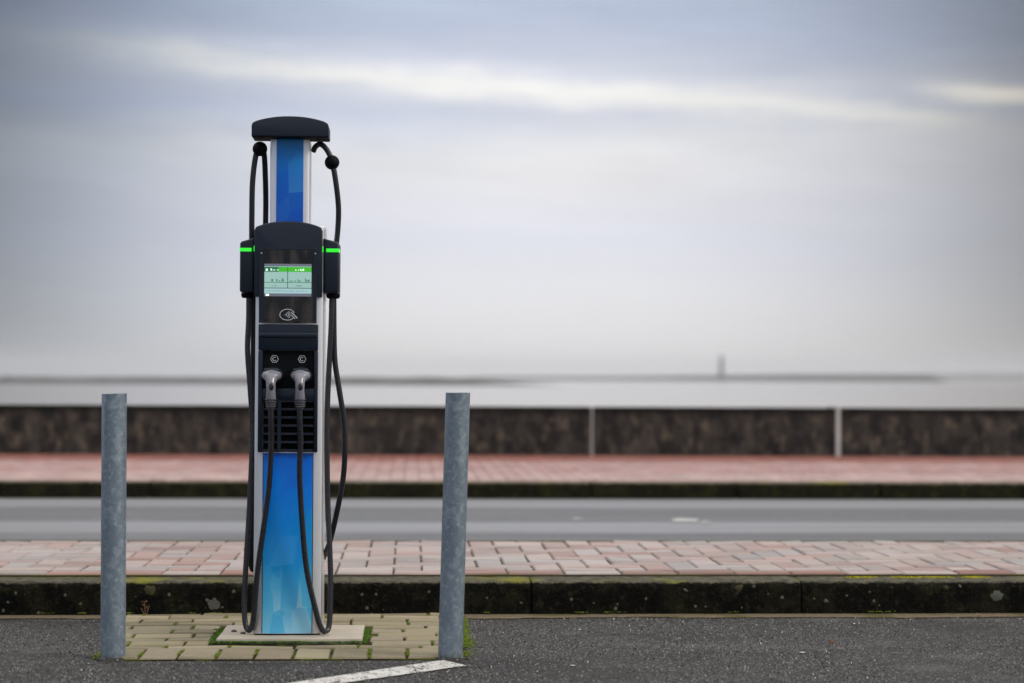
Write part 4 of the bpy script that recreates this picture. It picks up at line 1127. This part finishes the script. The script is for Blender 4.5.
# fallen leaves and paper flakes
def leaf_mat(name, c): return mat_plain(name, c, 0.7, 0, 60, 0.3, 0.25, 60)
LM = {'orange': leaf_mat('orange_leaf', (0.32, 0.11, 0.02)), 'pale': leaf_mat('pale_leaf', (0.55, 0.54, 0.50)), 'tan': leaf_mat('tan_leaf', (0.38, 0.26, 0.14))}
def leaf(px, py, kind, s, label, z=0.003, curl=0.25):
    p = gp(px, py, z); bm = bmesh.new(); n = 7; top = []; bot = []
    for i in range(n + 1):
        t = i / n; wv = s * 0.36 * math.sin(math.pi * min(1, t * 0.92 + 0.06)) ; xx = (t - 0.5) * s * 2 * 0.6; zc = curl * s * (4 * (t - 0.5) ** 2)
        top.append(bm.verts.new((xx, wv, zc + wv * curl))); bot.append(bm.verts.new((xx, -wv, zc + wv * curl)))
    mids = [bm.verts.new(((i / n - 0.5) * s * 1.2, 0, curl * s * (4 * (i / n - 0.5) ** 2))) for i in range(n + 1)]
    for i in range(n): bm.faces.new((mids[i], mids[i + 1], top[i + 1], top[i])); bm.faces.new((bot[i], bot[i + 1], mids[i + 1], mids[i]))
    r = bmesh.ops.extrude_face_region(bm, geom=bm.faces[:]); 
    for v in r['geom']:
        if isinstance(v, bmesh.types.BMVert): v.co.z -= 0.0008
    bmesh.ops.recalc_face_normals(bm, faces=bm.faces[:])
    o = link('fallen_leaf', bm, LM[kind], loc=p); o.rotation_euler = (0, 0, random.uniform(0, 6.28))
    tag(o, label, 'leaf', 'fallen leaves on the asphalt'); return o
leaf(831, 643, 'orange', 0.016, 'small orange brown fallen leaf alone on the right half of the asphalt', curl=0.7)
leaf(979, 615.5, 'tan', 0.014, 'tiny tan leaf at the foot of the kerb near the right edge', 0.012, 0.7)
leaf(802, 652.3, 'pale', 0.016, 'pale flake on the asphalt below and left of the orange leaf', curl=0.06)
leaf(580, 629.3, 'pale', 0.010, 'pale flake near the kerb, farthest from the camera right of the posts', curl=0.05)
leaf(573, 665.3, 'pale', 0.013, 'pale flake on the asphalt, nearest to the camera right of the white line', curl=0.05)
leaf(945, 626.5, 'tan', 0.010, 'small tan flake lying near the kerb foot on the right, away from the edge', curl=0.2)
# withered plant at the foot of the kerb
p = gp(147, 615.5, 0.0); tp = empty('withered_plant', (p.x, Y_KERB - 0.02, 0.008)); tag(tp, 'thin withered brown weed standing against the dark kerb beside the left post', 'weed')
bm = bmesh.new()
for (a, b, c) in ((0, 0.045, -0.004), (0.004, 0.03, 0.009), (-0.003, 0.022, -0.012)):
    tube(bm, catmull([(a, 0, -0.004), (a + c * 0.4, -0.002, b * 0.5), (a + c, 0.001, b)], 4), 0.0009, 5)
link('stem', bm, M['twig'], tp)
bm = bmesh.new()
for k in range(7):
    c = Vector((random.gauss(-0.002, 0.004), random.gauss(0, 0.003), random.uniform(0.026, 0.05))); r = random.uniform(0.003, 0.006)
    ax = Euler((random.uniform(0, 3), random.uniform(0, 3), random.uniform(0, 6))).to_matrix()
    bm.faces.new([bm.verts.new(c + ax @ Vector(q_)) for q_ in ((-r, 0, 0), (0, -r * 0.5, 0), (r, 0, 0), (0, r * 0.5, 0))])
link('leaf_tuft', bm, M['twig'], tp)

# ------------------------------------------------------------------ haze over the sea
bm = bmesh.new(); box(bm, -9000, 9000, -300, 9000, SEA_Z - 1.8, 70)
hm = bpy.data.materials.new('haze'); hm.use_nodes = True; nt = hm.node_tree; nt.nodes.clear()
out = nt.nodes.new('ShaderNodeOutputMaterial'); pv_ = nt.nodes.new('ShaderNodeVolumePrincipled')
pv_.inputs['Color'].default_value = (0.68, 0.71, 0.76, 1); pv_.inputs['Density'].default_value = 0.00014
pv_.inputs['Anisotropy'].default_value = 0.2
nt.links.new(pv_.outputs[0], out.inputs['Volume'])
hz_o = link('haze', bm, hm); tag(hz_o, kind='stuff')
